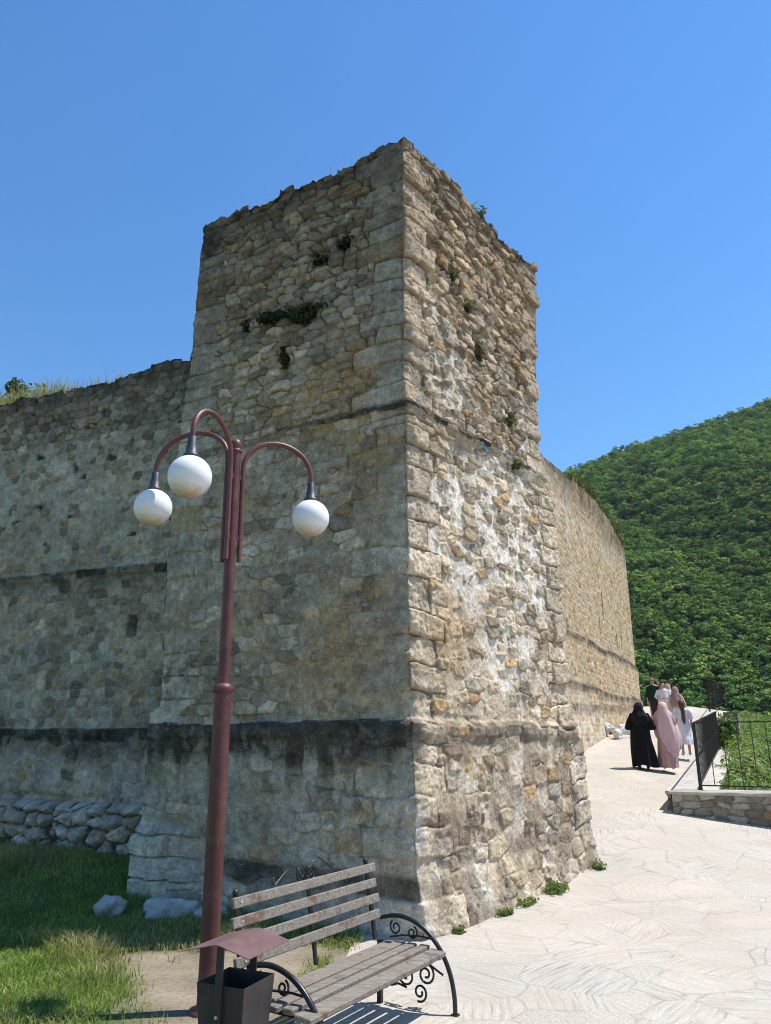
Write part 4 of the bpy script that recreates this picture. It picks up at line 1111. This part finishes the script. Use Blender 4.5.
    b.tube(spiral(q + l * .33 + lean * .035, .025, .008, -1.5, 1.1, l, lean), .005, 8)
    b.tube(spiral(q - l * .30 + lean * .05, .022, .008, -1.6, -1.1, l, lean), .005, 8)
    b.build('crest', M['black'], t)
build_bench()

# ------------------------------------------------------------------ litter bin
def build_bin():
    A = Vector((-1.012, 4.53, 0)); B = Vector((-.732, 4.408, 0))
    e1 = (B - A).normalized(); e2 = Vector((-e1.y, e1.x, 0)); S = .30
    c = A + e1 * S / 2 + e2 * S / 2
    t = thing('litter_bin', 'open brown sheet metal litter bin with small gabled lid, in front of the lamp post', 'litter bin', c)
    b = MB()
    def ring(h, z): return [e1 * (sx * h) + e2 * (sy * h) + Vector((0, 0, z)) for sx, sy in ((-1, -1), (1, -1), (1, 1), (-1, 1))]
    o0 = ring(.122, .18); o1 = ring(S / 2, .58); i1 = ring(S / 2 - .005, .58); i0 = ring(.116, .19)
    vs = o0 + o1 + i1 + i0; fs = [(3, 2, 1, 0)]
    for k in range(4):
        k2 = (k + 1) % 4
        fs += [(k, k2, 4 + k2, 4 + k), (4 + k, 4 + k2, 8 + k2, 8 + k), (8 + k, 8 + k2, 12 + k2, 12 + k)]
    fs.append((12, 13, 14, 15)); b.add(vs, fs)
    b.build('body', M['bin'], t)
    for sgn in (-1, 1):
        b = MB()
        b.box(e2 * sgn * (S / 2 + .012) + Vector((0, 0, .385)), (.042, .012, .77), (tuple(e1), tuple(e2), (0, 0, 1)))
        b.box(e2 * sgn * (S / 2 - .03) + Vector((0, 0, .006)), (.06, .12, .012), (tuple(e1), tuple(e2), (0, 0, 1)))
        p = b.build('post', M['bin'], t)
        b = MB(); q = e2 * sgn * (S / 2 + .019) + Vector((0, 0, .44))
        b.tube([q, q + e2 * sgn * .008], .009, 10); b.build('bolt', M['steel'], p)
    b = MB()
    L = .205; hw = .205
    R0 = [e2 * y + Vector((0, 0, .725)) for y in (-L, L)]
    vs = []
    for dz in (0, -.004):
        for y in (-L, L):
            for x, z in ((-hw, .738), (-.03, .779), (0, .783), (.03, .779), (hw, .738)):
                vs.append(e1 * x + e2 * y + Vector((0, 0, z + dz)))
    fs = []
    for k in range(4):
        fs.append((k, k + 1, 6 + k, 5 + k)); fs.append((10 + k, 15 + k, 16 + k, 11 + k))
        fs.append((k, 10 + k, 11 + k, k + 1)); fs.append((5 + k, 6 + k, 16 + k, 15 + k))
    fs += [(0, 5, 15, 10), (4, 14, 19, 9)]
    b.add(vs, fs); b.build('lid', M['binlid'], t)
build_bin()

# ------------------------------------------------------------------ low walls and railings by the path
def block_wall(name, label, P, zt, zb, thick, capcol=True):
    """low rubble wall between plan points with a concrete coping as its part"""
    P = [np.array(p, float) for p in P]
    d = P[1] - P[0]; L = np.hypot(*d); d /= L; n = np.array((d[1], -d[0]))
    s = np.arange(0, L, .02); z = np.linspace(0, 1, 46)
    t = thing(name, label, 'wall', (P[0][0], P[0][1], 0))
    def face(S, F, W0):
        Zb = np.interp(S, [0, L], zb); Zt = np.interp(S, [0, L], zt) - .055
        Z = Zb + (Zt - Zb) * F
        e, r, cu, cv = stone_field(S + 5, Z + 9, .27, .125, 23, jit=.3)
        h = .035 * (np.clip(e / .3, 0, 1) ** .5) * (.5 + .8 * r[0]) - .02 + .01 * (fbm(S * 9, Z * 9, 3, 3) - .5)
        c = lerp(np.array((.20, .17, .13)), pick(r[3], [2, 2.6, 1.0, .6, 1, 1.6]) * .95 * (.75 + .5 * r[4])[..., None], sst(.04, .14, e)[..., None])
        return Z, h, c
    Vs, Cs, Q = [], [], []; off = 0
    for sgn, w in ((1, 0), (-1, thick)):
        S, F = np.meshgrid(s, z)
        Z, h, c = face(S, F, w)
        X = P[0][0] + d[0] * S + n[0] * (h * sgn - w); Y = P[0][1] + d[1] * S + n[1] * (h * sgn - w)
        Vs.append(np.stack([X, Y, Z], -1).reshape(-1, 3)); Cs.append(c.reshape(-1, 3)); Q.append(grid_quads(len(z), len(s), off, flip=sgn < 0)); off += S.size
    for e_ in (0, L - .02):
        wv = np.linspace(0, thick, 20); Wg, F = np.meshgrid(wv, z); Sg = np.full_like(Wg, e_)
        Z, h, c = face(Wg + 3, F, 0); Z = np.interp(e_, [0, L], zb) + (np.interp(e_, [0, L], zt) - .055 - np.interp(e_, [0, L], zb)) * F
        o = (-1 if e_ == 0 else 1)
        X = P[0][0] + d[0] * (Sg + o * h) - n[0] * Wg; Y = P[0][1] + d[1] * (Sg + o * h) - n[1] * Wg
        Vs.append(np.stack([X, Y, Z], -1).reshape(-1, 3)); Cs.append(c.reshape(-1, 3)); Q.append(grid_quads(len(z), 20, off, flip=e_ == 0)); off += Wg.size
    me = mesh_np('masonry', np.concatenate(Vs) - np.array((P[0][0], P[0][1], 0)), np.concatenate(Q), attrs={'tint': np.concatenate(Cs)})
    link('masonry', me, M['stone'], t)
    if capcol:
        b = MB(); k = 24
        S = np.linspace(-.04, L + .02, k); vs = []
        for i, q in enumerate(S):
            zz = np.interp(q, [0, L], zt); j = .008 * (hsh(i, 1) - .5)
            for w, dz in ((-.035 + j, -.055), (-.035 + j, -.01), (-.02, 0), (thick + .02, 0), (thick + .035, -.01), (thick + .035, -.055)):
                vs.append((d[0] * q - n[0] * w, d[1] * q - n[1] * w, zz + dz + j * .6))
        fs = [(i * 6 + m, i * 6 + (m + 1) % 6, i * 6 + 6 + (m + 1) % 6, i * 6 + 6 + m) for i in range(k - 1) for m in range(6)]
        fs += [(5, 4, 3, 2, 1, 0), tuple((k - 1) * 6 + m for m in range(6))]
        b.add(vs, fs); b.build('coping', M['concrete'], t)
    return t
# front parapet, then the kerb wall that follows the path
block_wall('low_wall', 'low rubble wall with concrete coping facing the viewer, under the front iron railing', [(5.08, 14.02), (9.4, 11.7)], [.90, .94], [.40, -.2], .62)
block_wall('low_wall', 'low concrete topped kerb wall running uphill beside the path, under the side railing', [(10.05, 24.4), (5.10, 14.30)], [1.42, .885], [.6, .3], .8)
block_wall('low_wall', 'short low rough stone wall beyond the side railing, higher up the path', [(12.6, 28.6), (10.9, 25.0)], [2.72, 2.2], [1.3, .9], .5, False)

def railing(name, label, p0, p1, h, nb, group=None, rust=False, posts=(0, 1)):
    p0 = Vector(p0); p1 = Vector(p1)
    t = thing(name, label, 'railing', p0, 0, group); d = p1 - p0; up = Vector((0, 0, 1))
    dh = Vector((d.x, d.y, 0)).normalized(); sd = Vector((-dh.y, dh.x, 0)); dn = d.normalized()
    m = M['rust'] if rust else M['black']
    for z, nm in ((h, 'top_rail'), (.085, 'bottom_rail')):
        b = MB(); b.box(d * .5 + up * z, (d.length, .032, .022), (tuple(dn), tuple(sd), tuple(dn.cross(sd) if dn.cross(sd).z > 0 else -dn.cross(sd)))); b.build(nm, m, t)
    for k in posts:
        b = MB(); b.box(d * k + up * (h / 2 - .02), (.045, .045, h + .04), (tuple(dh), tuple(sd), (0, 0, 1)))
        b.box(d * k + up * .004, (.09, .09, .012), (tuple(dh), tuple(sd), (0, 0, 1))); b.build('post', m, t)
    for k in range(nb):
        q = (k + 1) / (nb + 1)
        b = MB(); c = d * q
        b.box(c + up * ((h + .085) / 2), (.014, .014, h - .09), (tuple(dh), tuple(sd), (0, 0, 1)))
        zz = .30 + .42 * h * hsh(k, 3) * .6
        b.box(c + up * (h * .47), (.024, .024, .05), (tuple(dh), tuple(sd), (0, 0, 1)), .006)
        b.build('baluster', m, t)
    return t
railing('railing', 'black iron railing facing the viewer on the coping of the front low wall', (5.66, 14.13, .90), (9.35, 12.1, .92), 1.17, 17)
railing('railing', 'black iron railing seen end on, following the path uphill past the pink figure', (5.72, 14.32, .92), (10.5, 24.4, 1.42), 1.14, 38)
railing('railing', 'far iron railing panel standing alone against the forest, above the low stone wall', (11.52, 27.2, 2.68), (18.6, 42.0, 3.45), 1.12, 30, rust=True, posts=(0, .25, .5, .75, 1))

# ------------------------------------------------------------------ loose stones
def rock(mb, c, s, seed, squash=.7):
    import bmesh
    bm = bmesh.new(); bmesh.ops.create_icosphere(bm, subdivisions=4, radius=1)
    rr = random.Random(seed); off = Vector((rr.random() * 9, rr.random() * 9, rr.random() * 9))
    from mathutils import noise
    ax = Matrix.Rotation(rr.random() * 6, 3, 'Z')
    pl = [Vector((rr.gauss(0, 1), rr.gauss(0, 1), rr.gauss(0, .8))).normalized() for _ in range(9)]
    for v in bm.verts:
        p = v.co.copy()
        for n in pl:
            e = p.dot(n) - .68
            if e > 0: p -= n * e * .85
        p *= 1 + .22 * noise.noise(p * 2.1 + off) + .10 * noise.noise(p * 5 + off) + .05 * noise.noise(p * 12 + off)
        v.co = ax @ Vector((p.x * s, p.y * s * .8, p.z * s * squash)) + Vector(c)
    bm.verts.index_update()
    mb.add([v.co for v in bm.verts], [tuple(v.index for v in f.verts) for f in bm.faces], True); bm.free()

def mat_rock(name, col, dirt):
    return mat_simple(name, col, .92, 0, .3, 5, .9, .12, dirt)
M['rockpale'] = mat_rock('pale_limestone', (.46, .44, .40), (.20, .185, .16)); M['rockwhite'] = mat_rock('white_rubble', (.66, .64, .60), (.45, .42, .38))
gr = 'loose stones at the shaded foot of the tower'
for (loc, s, sq, lab) in (((-2.95, 8.80, .07), .22, .6, 'pale rounded boulder lying farthest out in the shade left of the tower foot'),
                          ((-2.35, 8.92, .03), .36, .4, 'long flat pale boulder against the left corner of the tower'),
                          ((-1.85, 8.78, .02), .26, .4, 'flat grey boulder beside the lamp post at the tower foot')):
    b = MB(); rock(b, (0, 0, 0), s, int(s * 1000), sq); o = b.build('boulder', M['rockpale']); o.location = loc
    set_props(o, lab, 'boulder', gr)
# block-like corner stones stepping out of the tower's left corner belong to its footing
t = thing('rubble_heap', 'heap of white rubble at the foot of the sunlit long wall', 'rubble', (7.98, 26.5, 1.86))
rr = random.Random(4)
for k in range(16):
    b = MB(); rock(b, (rr.uniform(-.5, .6), rr.uniform(-1.2, 1.2), rr.uniform(-.05, .25)), rr.uniform(.10, .24), 50 + k, .75); b.build('stone', M['rockwhite'], t)
for k, (loc, s) in enumerate((((10.35, 24.75, 1.70), .24), ((10.1, 24.2, 1.62), .16))):
    b = MB(); rock(b, (0, 0, 0), s, 80 + k, .9); o = b.build('boulder', M['rockpale']); o.location = loc
    set_props(o, ['larger squarish stone block at the end of the rough low wall', 'small upright stone next to the end post of the side railing'][k], 'boulder', 'stone blocks beside the railing')
tuft('creeper', 'bright green creeper climbing at the end of the side railing', 'plant', (10.95, 24.9, 1.75), .6, 800, [(.12, .2, .045), (.16, .24, .06), (.09, .15, .035)], .085, None, .35, (.7, .9, 1.15))
b = MB(); b.add([(-.09, 0, .02), (-.02, .01, .035), (.05, .0, .0), (.10, .012, -.02), (.09, -.004, -.055), (.02, .012, -.02), (-.06, .0, -.012)], [(0, 1, 2, 5, 6), (2, 3, 4, 5)])
b.add([(-.09, .008, .02), (-.02, .018, .035), (.05, .008, .0), (.10, .02, -.02), (.09, .004, -.055), (.02, .02, -.02), (-.06, .008, -.012)], [(6, 5, 2, 1, 0), (5, 4, 3, 2)])
p = on_right(1.61, 5.52, .09); o = b.build('plastic_scrap', M['blue']); o.location = p; o.rotation_euler = (.3, .2, math.atan2(dR[1], dR[0]))
set_props(o, 'crumpled bright blue plastic scrap caught on the sunlit tower face ledge', 'litter')

# ------------------------------------------------------------------ people
def skin_mesh(verts, edges, radii, levels=2):
    me = bpy.data.meshes.new('body_cage'); me.from_pydata(verts, edges, [])
    o = bpy.data.objects.new('body_cage', me); COL.objects.link(o)
    md = o.modifiers.new('Skin', 'SKIN'); md.use_smooth_shade = True
    for v, r in zip(me.skin_vertices[0].data, radii): v.radius = (r, r) if not isinstance(r, tuple) else r
    me.skin_vertices[0].data[0].use_root = True
    ms = o.modifiers.new('Sub', 'SUBSURF'); ms.levels = levels; ms.render_levels = levels
    dg = bpy.context.evaluated_depsgraph_get(); dg.update()
    res = bpy.data.meshes.new_from_object(o.evaluated_get(dg))
    bpy.data.objects.remove(o); bpy.data.meshes.remove(me)
    return res

def body(parent, H=1.65, stride=.12, arms='down', mat=None, turn=0, legs=True):
    """one continuous figure facing +y; joints in metres for H = 1.65"""
    k = H / 1.65
    V = [(0, 0, .90), (0, .0, 1.06), (0, .0, 1.24), (0, .0, 1.36), (0, .015, 1.43), (0, .03, 1.50), (0, .045, 1.57), (0, .03, 1.63)]
    R = [.135, .115, .125, .085, .05, .075, .088, .06]
    E = [(0, 1), (1, 2), (2, 3), (3, 4), (4, 5), (5, 6), (6, 7)]
    # nose
    V.append((0, .125, 1.535)); R.append(.014); E.append((6, len(V) - 1))
    for s in (-1, 1):
        y1 = stride * s
        i = len(V); V += [(s * .09, 0, .84), (s * .10, y1 * .55 + .02, .47), (s * .10, y1 - .02, .09), (s * .105, y1 + .05, .035), (s * .11, y1 + .14, .025)]
        R += [.092, .058, .038, .036, .03]; E += [(0, i), (i, i + 1), (i + 1, i + 2), (i + 2, i + 3), (i + 3, i + 4)]
        if arms == 'down': pa = [(s * .17, 0, 1.34), (s * .23, -.02, 1.08), (s * .23, .08, .86), (s * .225, .12, .77)]
        elif arms == 'front': pa = [(s * .17, 0, 1.34), (s * .27, -.03, 1.10), (s * .17, .17, 1.03), (s * .10, .22, 1.04)]
        elif arms == 'raise' and s == 1: pa = [(s * .17, 0, 1.35), (s * .33, .02, 1.17), (s * .27, .10, 1.42), (s * .17, .11, 1.55)]
        else: pa = [(s * .17, 0, 1.34), (s * .23, -.02, 1.08), (s * .23, .08, .86), (s * .225, .12, .77)]
        i = len(V); V += pa; R += [.055, .043, .030, .026]; E += [(3, i), (i, i + 1), (i + 1, i + 2), (i + 2, i + 3)]
        w = Vector(pa[3]); dr = (Vector(pa[3]) - Vector(pa[2])).normalized(); sd = dr.cross(Vector((0, 1, .2))).normalized()
        for q in range(4):     # fingers and thumb
            a = w + dr * .045 + sd * (q - 1.5) * .018; c = a + dr * (.05 + .008 * (1.5 - abs(q - 1.5))) + Vector((0, .012, 0))
            j = len(V); V += [tuple(a), tuple(c)]; R += [.0095, .008]; E += [(i + 3, j), (j, j + 1)]
        j = len(V); V += [tuple(w + dr * .02 - sd * .035), tuple(w + dr * .05 - sd * .05)]; R += [.010, .0085]; E += [(i + 3, j), (j, j + 1)]
    V = [(x * k, y * k, z * k) for x, y, z in V]; R = [r * k for r in R]
    me = skin_mesh(V, E, R)
    return link('body', me, mat or M['skin'], parent)

def garment(name, rings, mat, parent, n=40, folds=7, depth=.06, seed=0, tubes=(), closed_top=False, wild=0.0):
    """lofted cloth: rings of (cx, cy, z, rx, ry, fold strength)"""
    rr = np.random.default_rng(seed); ph = rr.uniform(0, 6, 4)
    zs = np.array([r[2] for r in rings]); m = 34
    zz = np.linspace(zs[0], zs[-1], m); inv = zs[0] > zs[-1]
    def ip(j):
        a = np.array([r[j] for r in rings]);
        return np.interp(-zz, -zs, a) if inv else np.interp(zz, zs, a)
    cx, cy, rx, ry, fs_ = ip(0), ip(1), ip(3), ip(4), ip(5)
    a = np.linspace(0, 2 * pi, n, endpoint=False)
    A, Zg = np.meshgrid(a, zz)
    fold = np.sin(folds * A + ph[0] + 2.0 * Zg) * .6 + .5 * np.sin((folds * 2 - 1) * A + ph[1] - 3 * Zg) + .6 * np.sin(3 * A + ph[2] + 4 * Zg)
    s = 1 + depth * fold * 1.7 * fs_[:, None]
    X = cx[:, None] + rx[:, None] * np.cos(A) * s; Y = cy[:, None] + ry[:, None] * np.sin(A) * s
    Z = Zg + wild * .05 * np.sin(2 * A + ph[3]) * np.linspace(0, 1, m)[:, None]
    b = MB(); vs = np.stack([X, Y, Z], -1).reshape(-1, 3)
    fs = [(i * n + k, i * n + (k + 1) % n, i * n + n + (k + 1) % n, i * n + n + k) for i in range(m - 1) for k in range(n)]
    if inv: fs = [f[::-1] for f in fs]
    b.add([tuple(v) for v in vs], fs, True)
    if closed_top: b.add([tuple(v) for v in vs[:n]], [tuple(range(n))], True)
    for pts, rad in tubes:
        # sleeves
        P = [Vector(p) for p in pts]; b.tube(P, list(rad), 14)
    return b.build(name, mat, parent)

def place(o, x, y, rz): o.scale = (.965,) * 3; o.location = (x, y, float(zpath(y)) + .005); o.rotation_euler = (0, 0, rz)

def shoes(parent, mat, stride, k=1.0):
    for s in (-1, 1):
        b = MB(); y1 = stride * s
        pts = [(s * .105 * k, y1 - .07, .05), (s * .105 * k, y1 - .02, .06), (s * .108 * k, y1 + .06, .045), (s * .11 * k, y1 + .14, .03), (s * .11 * k, y1 + .19, .022)]
        b.tube(pts, [.03, .045, .043, .040, .018], 12); b.build('shoe', mat, parent)

HAZE = .00007
HEAD = -radians(24)     # they walk away along the path
# black abaya
t = thing('person', 'person in a long black robe and black patterned headscarf, walking away up the path', 'person')
body(t, 1.66, .10, 'front'); shoes(t, M['shoe'], .12)
garment('robe', [(0, 0, 1.42, .075, .07, 0), (0, 0, 1.36, .195, .115, .1), (0, 0, 1.22, .225, .15, .3), (0, 0, 1.0, .235, .17, .6), (0, 0, .7, .25, .20, 1), (.01, 0, .4, .28, .235, 1.3), (.02, 0, .075, .31, .27, 1.5)], M['c_black'], t, seed=1,
        tubes=[([(s * .16, 0, 1.35), (s * .27, -.035, 1.12), (s * .30, -.02, 1.03), (s * .20, .15, 1.02)], (.075, .085, .09, .075)) for s in (-1, 1)], wild=.8)
garment('headscarf', [(0, .02, 1.655, .02, .02, 0), (0, .02, 1.635, .075, .085, 0), (0, .01, 1.56, .115, .125, .2), (0, -.01, 1.48, .115, .12, .4), (0, -.02, 1.40, .15, .13, .8), (0, -.03, 1.30, .215, .165, .8), (0, -.04, 1.15, .20, .17, 1.2), (0, -.04, 1.10, .12, .15, 1.2)], M['c_blackdots'], t, folds=5, depth=.07, seed=2)
place(t, 6.38, 19.3, HEAD + .12)
# pink khimar
t = thing('person', 'person wrapped in a long dusty pink veil, walking away beside the black robed figure', 'person')
body(t, 1.65, -.09, 'front'); shoes(t, M['shoepale'], -.10)
garment('skirt', [(0, 0, .95, .19, .16, .2), (0, 0, .6, .215, .18, .8), (0, 0, .3, .23, .20, 1.2), (.0, 0, .035, .245, .22, 1.5)], M['c_pink2'], t, folds=8, seed=3)
garment('veil', [(0, .02, 1.665, .02, .02, 0), (0, .02, 1.645, .08, .09, 0), (0, .01, 1.56, .118, .13, .1), (0, -.01, 1.46, .125, .13, .3), (0, 0, 1.36, .20, .15, .5), (0, .02, 1.2, .255, .19, .7), (.02, .03, .98, .295, .22, 1.0), (.05, .02, .75, .29, .22, 1.2), (.09, .0, .52, .245, .21, 1.4), (.11, -.01, .42, .20, .19, 1.5)], M['c_pink'], t, folds=6, depth=.065, seed=4, wild=3.0)
place(t, 6.99, 19.3, HEAD)
# girl in a white dress
t = thing('person', 'person in a white printed dress with long brown hair, walking beside the side railing', 'person')
body(t, 1.55, .12, 'down')
garment('dress', [(0, 0, 1.33, .09, .08, 0), (0, 0, 1.29, .175, .11, .1), (0, 0, 1.1, .175, .12, .3), (0, 0, .97, .15, .115, .3), (0, 0, .8, .19, .16, .8), (0, 0, .5, .215, .19, 1.3), (0, 0, .46, .235, .21, 1.4), (0, 0, .30, .275, .245, 1.8)], M['c_print'], t, folds=7, seed=5,
        tubes=[([(s * .14, 0, 1.27), (s * .21, -.02, 1.17), (s * .225, -.02, 1.02)], (.07, .085, .075)) for s in (-1, 1)])
garment('hair', [(0, .02, 1.565, .02, .02, 0), (0, .015, 1.545, .075, .08, 0), (0, -.005, 1.46, .10, .105, .3), (0, -.05, 1.36, .075, .07, .8), (.01, -.10, 1.2, .055, .045, 1), (.01, -.13, 1.0, .05, .04, 1.2), (.02, -.14, .86, .02, .02, 1.2)], M['hairbrown'], t, folds=9, depth=.05, seed=6)
place(t, 8.44, 21.8, HEAD + .1); shoes(t, M['shoepale'], .12, .94)
# mauve scarf and beige robe, with a dark bag
t = thing('person', 'person in a pale beige robe with a mauve headscarf falling over the shoulders', 'person')
body(t, 1.70, .06, 'down'); shoes(t, M['shoe'], .06)
garment('robe', [(0, 0, 1.44, .09, .08, 0), (0, 0, 1.38, .19, .12, .1), (0, 0, 1.1, .215, .16, .5), (0, 0, .7, .25, .2, 1), (0, 0, .12, .32, .27, 1.4)], M['c_beige'], t, seed=7,
        tubes=[([(s * .16, 0, 1.36), (s * .24, -.02, 1.12), (s * .25, .06, .88)], (.07, .075, .08)) for s in (-1, 1)])
garment('headscarf', [(0, .02, 1.715, .02, .02, 0), (0, .02, 1.69, .085, .09, 0), (0, .01, 1.6, .122, .13, .1), (0, -.01, 1.5, .125, .13, .3), (0, -.01, 1.4, .19, .15, .6), (0, -.02, 1.2, .235, .18, 1), (.02, -.03, .98, .22, .18, 1.3)], M['c_mauve'], t, folds=6, seed=8, wild=1.2)
place(t, 9.90, 26.0, HEAD)
b = MB(); b.box((0, 0, .13), (.24, .10, .22), None, .03); b.tube([(-.08, 0, .23), (-.07, 0, .40), (0, 0, .46), (.07, 0, .40), (.08, 0, .23)], .010, 8)
o = b.build('handbag', M['shoe']); o.location = (9.58, 25.92, float(zpath(25.9)) + .38); o.rotation_euler = (0, 0, HEAD)
set_props(o, 'dark handbag held beside the beige robe', 'handbag')
# two people in white farther up
t = thing('person', 'dark haired person in white shirt and dark trousers, standing near the path top', 'person')
body(t, 1.72, .04, 'front'); shoes(t, M['shoe'], .04)
garment('trousers', [(0, 0, .98, .165, .125, .2), (0, 0, .84, .18, .135, .3), (0, 0, .5, .165, .11, .6), (0, 0, .08, .15, .10, .6)], M['c_grey'], t, folds=5, seed=9)
garment('shirt', [(0, 0, 1.47, .08, .07, 0), (0, 0, 1.41, .19, .115, .1), (0, 0, 1.2, .205, .14, .5), (0, 0, .88, .19, .14, .8)], M['c_white'], t, seed=10,
        tubes=[([(s * .17, 0, 1.39), (s * .27, -.03, 1.16), (s * .22, .08, 1.10)], (.065, .06, .05)) for s in (-1, 1)])
garment('hair', [(0, .03, 1.735, .02, .02, 0), (0, .02, 1.715, .075, .085, 0), (0, .0, 1.63, .102, .10, .3), (0, -.03, 1.55, .08, .06, .5)], M['hair'], t, seed=11)
place(t, 10.32, 28.3, pi + HEAD + .3)
t = thing('person', 'person in a loose white tunic and pale head covering, standing just behind the mauve scarf', 'person')
body(t, 1.62, .05, 'down'); shoes(t, M['shoepale'], .05)
garment('tunic', [(0, 0, 1.38, .085, .075, 0), (0, 0, 1.33, .19, .12, .1), (0, 0, 1.1, .215, .15, .5), (0, 0, .7, .26, .2, 1), (0, 0, .42, .28, .22, 1.3)], M['c_white'], t, seed=12,
        tubes=[([(s * .16, 0, 1.31), (s * .24, -.02, 1.06), (s * .245, .07, .84)], (.07, .07, .06)) for s in (-1, 1)])
garment('headscarf', [(0, .0, 1.635, .02, .02, 0), (0, .0, 1.615, .08, .085, 0), (0, -.01, 1.52, .108, .105, .1), (0, -.01, 1.42, .11, .11, .3), (0, 0, 1.33, .15, .12, .6)], M['c_pink'], t, seed=13)
place(t, 10.62, 28.6, HEAD + 2.6)
t = thing('person', 'person in dark green clothes raising one arm to the head, near the wall end', 'person')
body(t, 1.74, .05, 'raise'); shoes(t, M['shoe'], .05)
garment('trousers', [(0, 0, 1.0, .165, .125, .2), (0, 0, .85, .18, .135, .3), (0, 0, .5, .165, .11, .6), (0, 0, .08, .15, .10, .6)], M['c_grey'], t, folds=5, seed=14)
garment('shirt', [(0, 0, 1.49, .08, .07, 0), (0, 0, 1.43, .20, .12, .1), (0, 0, 1.2, .215, .15, .5), (0, 0, .86, .21, .15, .8)], M['c_green'], t, seed=15,
        tubes=[([(-.17, 0, 1.40), (-.24, -.02, 1.12), (-.245, .03, 1.02)], (.07, .065, .06)), ([(.17, 0, 1.41), (.30, .01, 1.27), (.335, .02, 1.23)], (.07, .065, .06))])
garment('hair', [(0, .03, 1.755, .02, .02, 0), (0, .02, 1.735, .07, .08, 0), (0, .0, 1.68, .092, .085, .2), (0, -.02, 1.63, .08, .06, .3)], mat_simple('short_reddish_hair', (.30, .15, .11), .6), t, seed=16)
place(t, 10.55, 30.0, HEAD)

# ------------------------------------------------------------------ camera, light, sky
cam = bpy.data.objects.new('camera', bpy.data.cameras.new('camera')); COL.objects.link(cam)
cam.data.sensor_fit = 'VERTICAL'; cam.data.sensor_height = 36; cam.data.lens = 740 / 1024 * 36
cam.data.clip_start = .05; cam.data.clip_end = 5000
cam.location = (0, 0, 1.85); cam.rotation_euler = (radians(90) + math.atan((735 - 512) / 740), 0, 0)
scene.camera = cam

SUN_EL, SUN_AZ = radians(64), radians(8)        # azimuth from +X towards +Y
sd = Vector((cos(SUN_EL) * cos(SUN_AZ), cos(SUN_EL) * sin(SUN_AZ), sin(SUN_EL)))
sun = bpy.data.objects.new('sun', bpy.data.lights.new('sun', 'SUN')); COL.objects.link(sun)
sun.data.energy = 5.0; sun.data.angle = radians(.53); sun.data.color = (1.0, .955, .88)
sun.rotation_euler = sd.to_track_quat('Z', 'Y').to_euler()
w = bpy.data.worlds.new('World'); scene.world = w; w.use_nodes = True
nt = w.node_tree; bg = nt.nodes['Background']; sky = nt.nodes.new('ShaderNodeTexSky'); sky.sky_type = 'NISHITA'
sky.sun_disc = False; sky.sun_elevation = SUN_EL; sky.sun_rotation = radians(90) - SUN_AZ
sky.altitude = 2200; sky.air_density = 2.0; sky.dust_density = 0; sky.ozone_density = 10
hs = nt.nodes.new('ShaderNodeHueSaturation'); hs.inputs['Hue'].default_value = .501; hs.inputs['Saturation'].default_value = 1.13; hs.inputs['Value'].default_value = .98
nt.links.new(sky.outputs[0], hs.inputs['Color']); nt.links.new(hs.outputs[0], bg.inputs[0]); bg.inputs[1].default_value = .135
vs = scene.view_settings; vs.view_transform = 'Standard'; vs.look = 'None'; vs.exposure = .36; vs.gamma = 1; vs.use_curve_mapping = False
scene.cycles.filter_width = 1.05; scene.cycles.use_denoising = True
scene.cycles.max_bounces = 6; scene.cycles.diffuse_bounces = 3; scene.cycles.transparent_max_bounces = 4

# ------------------------------------------------------------------ the air between here and the far hill
t = NT('air_haze'); pv = t.n('ShaderNodeVolumePrincipled')
pv.inputs['Color'].default_value = (.72, .84, 1.0, 1); pv.inputs['Density'].default_value = HAZE; pv.inputs['Anisotropy'].default_value = .25
t.l(pv.outputs[0], t.out.inputs['Volume'])
b = MB(); b.box((80, 400, 175), (1400, 1300, 420)); o = b.build('haze', t.m); set_props(o, kind='stuff')
